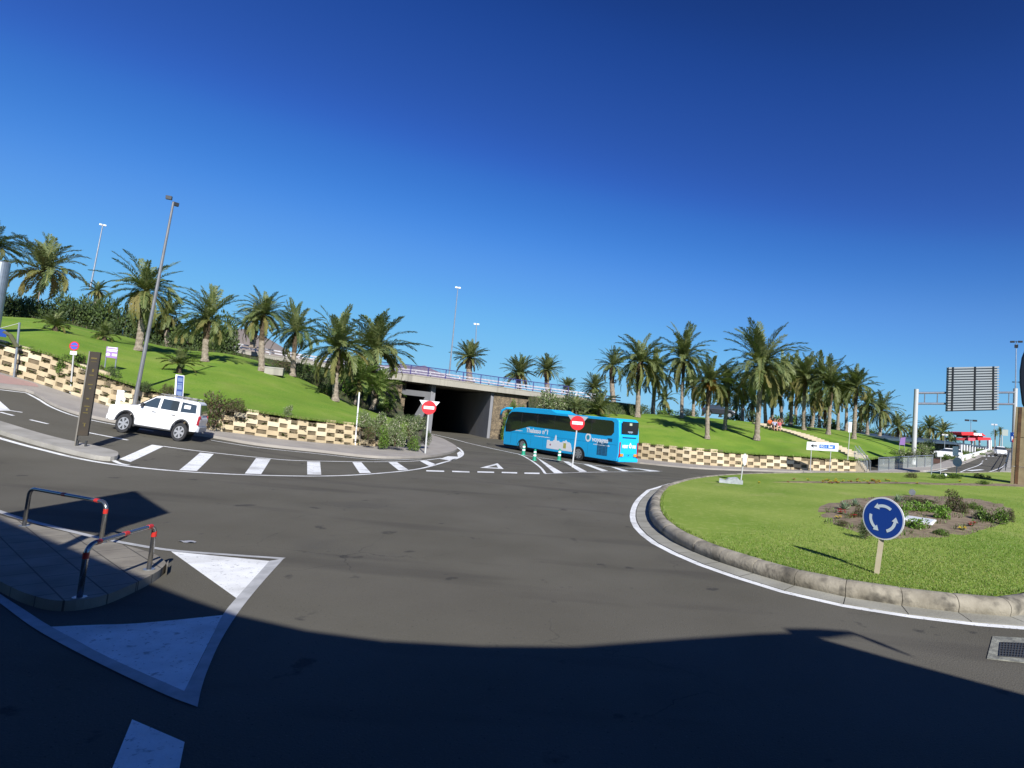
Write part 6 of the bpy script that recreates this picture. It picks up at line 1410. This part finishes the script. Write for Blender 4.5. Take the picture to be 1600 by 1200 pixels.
hair_b = mat("brown_hair", (.06, .03, .015), .7); orange = mat("orange_cloth", (.75, .13, .02), .8); bluew = mat("striped_cloth", (.55, .55, .60), .8, (.08, .12, .30), 14); pinkc = mat("pink_cloth", (.55, .10, .12), .8); navy = mat("navy_cloth", (.03, .05, .15), .8)
for lab, px, sh_, tr_, ar_, ln, ro in [("person in an orange shirt sitting bent forward on the lawn steps", (1201.5, 670.5), orange, mat("tan_cloth", (.40, .25, .15), .8), kn_arm, .10, .5), ("person in striped blue-white clothes sitting in the middle of the three", (1209.5, 673), bluew, navy, back_arm, .02, .3), ("person in a pink-red top with raised arms sitting on the steps", (1217.5, 674), pinkc, mat("pale_cloth", (.55, .45, .42), .8), upar, .0, -.1)]:
    p = HIT(*px); p.z -= .02; sitter(lab, p, face(p) + ro, sh_, tr_, hair_b, ar_, ln)

# ------------------------------------------------------------------ planting on the roundabout
def agave_mesh(seed):
    r_ = random.Random(seed); m = MB()
    for i in range(34):
        a = i * 2.4; e = 1.35 - 1.1 * i / 34; d = Vector((math.cos(a) * math.cos(e), math.sin(a) * math.cos(e), math.sin(e))); L_ = r_.uniform(.8, 1.05); s_ = Vector((-math.sin(a), math.cos(a), 0)); P = []
        for k, w_ in ((0, .05), (.35, .085), (.7, .06), (1, .004)):
            c_ = d * L_ * k - Vector((0, 0, .18 * k * k * L_ * (1 - math.sin(e)))); P += [c_ - s_ * w_ + Vector((0, 0, .02)), c_ - Vector((0, 0, .01)), c_ + s_ * w_ + Vector((0, 0, .02))]
        m.add(P, [(k * 3 + j, k * 3 + j + 1, k * 3 + j + 4, k * 3 + j + 3) for k in range(3) for j in range(2)], i % 2)
    return m.mesh("leaves", [mat("agave_leaf", (.13, .20, .12), .5, trans=.1), mat("agave_pale", (.22, .28, .16), .5, trans=.1)])
AG = [agave_mesh(1), agave_mesh(2)]
for i, (px, py, w_, lab) in enumerate([(1319, 797, 25, "spiky rosette plant, left of the close pair in the flower bed"), (1336, 792, 22, "spiky rosette plant, right of the close pair in the flower bed"), (1402, 786, 24, "spiky rosette plant half behind the round blue sign")]):
    b = HIT(px, py); T_ = thing("agave", lab, "rosette plant", b, i); o = put("leaves", AG[i % 2], T_); s = w_ * b.y / F / 1.7; o.scale = (s, s, s * 1.1)
    m = MB(); m.tube([(0, 0, -.05), (0, 0, .12)], .08, 8); m.build("stem", boot, T_)
for lab, x, y, w_, h_, k_ in [("low leafy plant in the bed, back row left", 1416, 799, 24, 15, 'lime'), ("low leafy plant in the bed, back row second", 1434, 800, 26, 16, 'lime'), ("low leafy plant in the bed, back row third", 1455, 802, 26, 17, 'lime'), ("bright leafy plant right of the white slab in the bed", 1473, 812, 28, 22, 'lime'), ("low bright plant in front of the white slab", 1432, 826, 38, 16, 'lime'), ("tall reddish-green bush at the back of the bed", 1490, 800, 34, 34, 'red'),
                                  ("second reddish bush at the back of the bed", 1506, 803, 22, 20, 'red'), ("olive bush in the right half of the bed", 1552, 817, 46, 28, 'green'), ("small yellowish bush left of the olive bush", 1530, 812, 22, 16, 'grey'), ("dark bush half hidden behind the blue sign's lower left", 1352, 842, 26, 26, 'dark'), ("small bush behind the blue sign's left edge", 1346, 810, 26, 20, 'red'), ("reddish low bush behind the back row", 1440, 787, 70, 9, 'red'), ("dark twiggy bush at the bed's right end", 1578, 815, 16, 20, 'red'), ("leafy green clump behind the blue sign in the bed", 1385, 803, 30, 18, "lime"), ("leafy green clump left of the white slab", 1408, 812, 22, 16, "lime"), ("green clump at the bed's back right", 1525, 797, 30, 13, "green"), ("small green clump in the bed's front centre", 1470, 836, 26, 9, "green"), ("small weedy bush in the front left of the bed", 1318, 822, 24, 9, 'red'),
                                  ("dark reddish shrub on the far lawn edge, leftmost", 1424, 746.5, 20, 8, 'red'), ("green shrub on the far lawn edge beside the white ball", 1467, 748, 22, 9, 'green'), ("yellow-green shrub on the far lawn edge", 1494, 747.5, 28, 8, 'green'), ("red-tinged shrub on the far lawn edge", 1530, 747.5, 18, 8, 'red'), ("small dark shrub on the far lawn edge, rightmost", 1545, 748, 10, 5, 'red'), ("yellow-leaved tuft by the sculpture's shadow", 1537, 757, 22, 8, 'green')]:
    B_(lab, x, y, w_, h_, k_)
b = HIT(1433, 817); t = thing("stone_slab", "white rectangular slab lying in the flower bed behind the leafy plants", "slab", b, face(b) - .12); s = b.y / F; MB().box((0, .35, .04), (44 * s, 1.3, .12)).build("slab", white, t, bevel=.02)
MB().box((0, .35, .104), (40 * s, 1.15, .01)).build("top_face", mat("slab_face", (.60, .62, .62), .6), t)
def flower_mesh(m_, seed):
    r_ = random.Random(seed); m = MB()
    for i in range(9):
        c_ = Vector((r_.uniform(-.6, .6), r_.uniform(-.6, .6), r_.uniform(.35, .8))); m.tube([(c_.x * .3, c_.y * .3, -.05), c_], .02, 4, 1)
        for k in range(6): a = k * PI / 3 + r_.random(); d = Vector((math.cos(a), math.sin(a), .35)); q_ = Vector((-math.sin(a), math.cos(a), 0)) * .11; m.add([c_, c_ + d * .17 + q_, c_ + d * .32, c_ + d * .17 - q_], [(0, 1, 2, 3)], 0)
    for i in range(14): a = r_.uniform(0, 6.28); d = Vector((math.cos(a), math.sin(a), .6)); q_ = Vector((-math.sin(a), math.cos(a), 0)) * .1; m.add([(0, 0, 0), d * .3 + q_, d * .65, d * .3 - q_], [(0, 1, 2, 3)], 1)
    return m.mesh("blossoms", [m_, hedge2])
FY, FR = flower_mesh(flower_y, 1), flower_mesh(flower_r, 2)
r_ = random.Random(11); NF_ = [0]
def flower(lab, x, y, w_, me, grp=None):
    b = HIT(x, y); T_ = thing("flower", lab, "flower", b, r_.uniform(0, 6), grp); o = put("blossoms", me, T_); s = w_ * b.y / F / 1.5; o.scale = (s, s, s)
for lab, x, y, w_, me in [("yellow flower in the bed beside the dark red one, front right", 1503, 829, 12, FY), ("dark red flower next to the yellow one, front right of the bed", 1517, 823, 15, FR), ("red flower below the pair of rosette plants", 1313, 804, 15, FR), ("second red flower left of the blue sign", 1334, 810, 12, FR), ("yellow flower in the bed's left part", 1309, 811, 10, FY)]: flower(lab, x, y, w_, me)
GY, GD = "small yellow flowers dotted along the far lawn strip", "small red flowers dotted along the far lawn strip"
for i in range(44):
    x = r_.choice([r_.uniform(1180, 1560), r_.uniform(1285, 1400), r_.uniform(1285, 1400)]); y = 749.5 + r_.uniform(0, 6) + (x - 1180) * .006; yy = r_.random() < .62
    flower("small yellow flower in the long strip on the far lawn" if yy else "small red flower in the long strip on the far lawn", x, y, r_.uniform(3.5, 6.5), FY if yy else FR, GY if yy else GD)
# ground spotlights
t, b = sgn("grey round spotlight on a short arm behind the flower bed", "spotlight", "spotlight", (1425, 775)); s = b.y / F; m = MB(); m.tube([(0, -.16, 6 * s), (0, -.13, 6 * s), (0, .10, 6.4 * s)], [4.6 * s, 4.8 * s, 2.6 * s], 16); m.build("lamp_housing", galv, t); MB().tube([(0, 0, -.05), (0, 0, 4 * s)], .03, 8).build("stake", darkmetal, t)
t, b = sgn("white ball lamp on the far lawn edge between two shrubs", "ball_lamp", "lamp", (1477, 746)); s = b.y / F; m = MB(); m.ell((0, 0, 3.4 * s), (2.4 * s,) * 3); m.build("globe", white, t, smooth=True); MB().tube([(0, 0, -.05), (0, 0, 1.2 * s)], .08, 8).build("base", darkmetal, t)
# ------------------------------------------------------------------ short grass blades on the near part of the roundabout and the lawns' front edges
def blades(name, label, n, pick, h, seed, mats):
    r_ = random.Random(seed); mb = MB()
    for _ in range(n):
        p = pick(r_)
        if p is None: continue
        a = r_.uniform(0, 2 * PI); w_ = r_.uniform(.006, .012) * (1 + p.y * .02); hh_ = h * r_.uniform(.4, 1.2); u = Vector((math.cos(a), math.sin(a), 0)) * w_; l_ = Vector((r_.uniform(-.5, .5), r_.uniform(-.5, .5), 0)) * hh_
        mb.add([p - u, p + u, p + l_ + Vector((0, 0, hh_))], [(0, 1, 2)], r_.choice([0, 0, 1, 2]))
    return tag(mb.build(name, mats, solid=False), label, "grass", kind="stuff")
def pk_round(r_):
    px = r_.uniform(1000, 1640); py = 930 - 150 * r_.random() ** 1.2 * (.3 + .7 * max(0, (px - 1000) / 640)) + r_.uniform(-40, 50)
    d = ray(px, py); o = Vector((0, 0, H)); h_ = RLAWN.ray_cast(o, d.normalized(), 60)
    if h_[0] is None: return None
    return h_[0] - Vector((0, 0, .004))
gm1 = mat("blade_green", (.12, .21, .025), .6, trans=.3); gm2 = mat("blade_light", (.20, .28, .045), .6, trans=.3); gm3 = mat("blade_dry", (.26, .28, .09), .7, trans=.3)
blades("grass", "short mown grass on the near side of the roundabout", 90000, pk_round, .035, 5, [gm1, gm2, gm3])
def pk_line(LN):
    def f(r_):
        k = r_.randrange(len(LN) - 1); p = LN[k].lerp(LN[k + 1], r_.random()); d = Vector((p.x, p.y, 0)).normalized(); return p + d * r_.uniform(-.12, .25) - Vector((0, 0, .03))
    return f
blades("grass_fringe", "ragged grass fringe along the top of the left block wall", 9000, pk_line(LA), .16, 6, [gm1, gm2, gm3])
blades("grass_fringe", "ragged grass fringe along the top of the right block wall", 9000, pk_line(RA[:60]), .16, 7, [gm1, gm2, gm3])
IN_ = [Vector((p.x, p.y, zlawn(p.x, p.y))) for p in offs(RBf, SG * .42)]
def pk_ring(r_):
    k = r_.randrange(NF); p = IN_[k]; return None if p.y > 24 else p + Vector((r_.uniform(-.05, .05), r_.uniform(-.05, .05), -.01))
blades("grass_fringe", "ragged grass edge along the roundabout kerb", 16000, pk_ring, .07, 8, [gm1, gm2, gm3])
# weeds and low growth between the plants of the bed
def pk_bed(r_):
    a = r_.uniform(0, 2 * PI); q = math.sqrt(r_.random()); px, py = 1430 + 150 * q * math.cos(a), 808 + 33 * q * math.sin(a)
    if math.sin(px * .11) * math.cos(py * .35) < .25: return None
    h_ = RLAWN.ray_cast(Vector((0, 0, H)), ray(px, py).normalized(), 60); return None if h_[0] is None else h_[0] + Vector((0, 0, .03))
blades("weeds", "low weeds between the plants of the flower bed", 4200, pk_bed, .13, 9, [hedge2, redleaf, limegr])

bank_pts = loft(LB, HW, 12, -.3)
def pk_bank(r_):
    j = r_.randrange(12); i = r_.randrange(59); a, b_ = bank_pts[j][i].lerp(bank_pts[j][i + 1], r_.random()), bank_pts[j + 1][i].lerp(bank_pts[j + 1][i + 1], r_.random()); p = a.lerp(b_, r_.random())
    return p if math.sin(p.x * .9) + math.sin(p.y * 1.7 + p.x) > -.9 else None
o = blades("ground_cover", "dark leafy ground cover on the bank below the highway", 22000, pk_bank, .35, 12, [hedge1, hedge2, redleaf])

def pk_bank2(r_):
    j = r_.randrange(8); i = r_.randrange(23); a, b_ = BK2[j][i].lerp(BK2[j][i + 1], r_.random()), BK2[j + 1][i].lerp(BK2[j + 1][i + 1], r_.random()); return a.lerp(b_, r_.random())
blades("ground_cover", "leafy ground cover on the bank between the stone abutment and the lawn", 9000, pk_bank2, .4, 13, [hedge1, hedge2, hedge3])
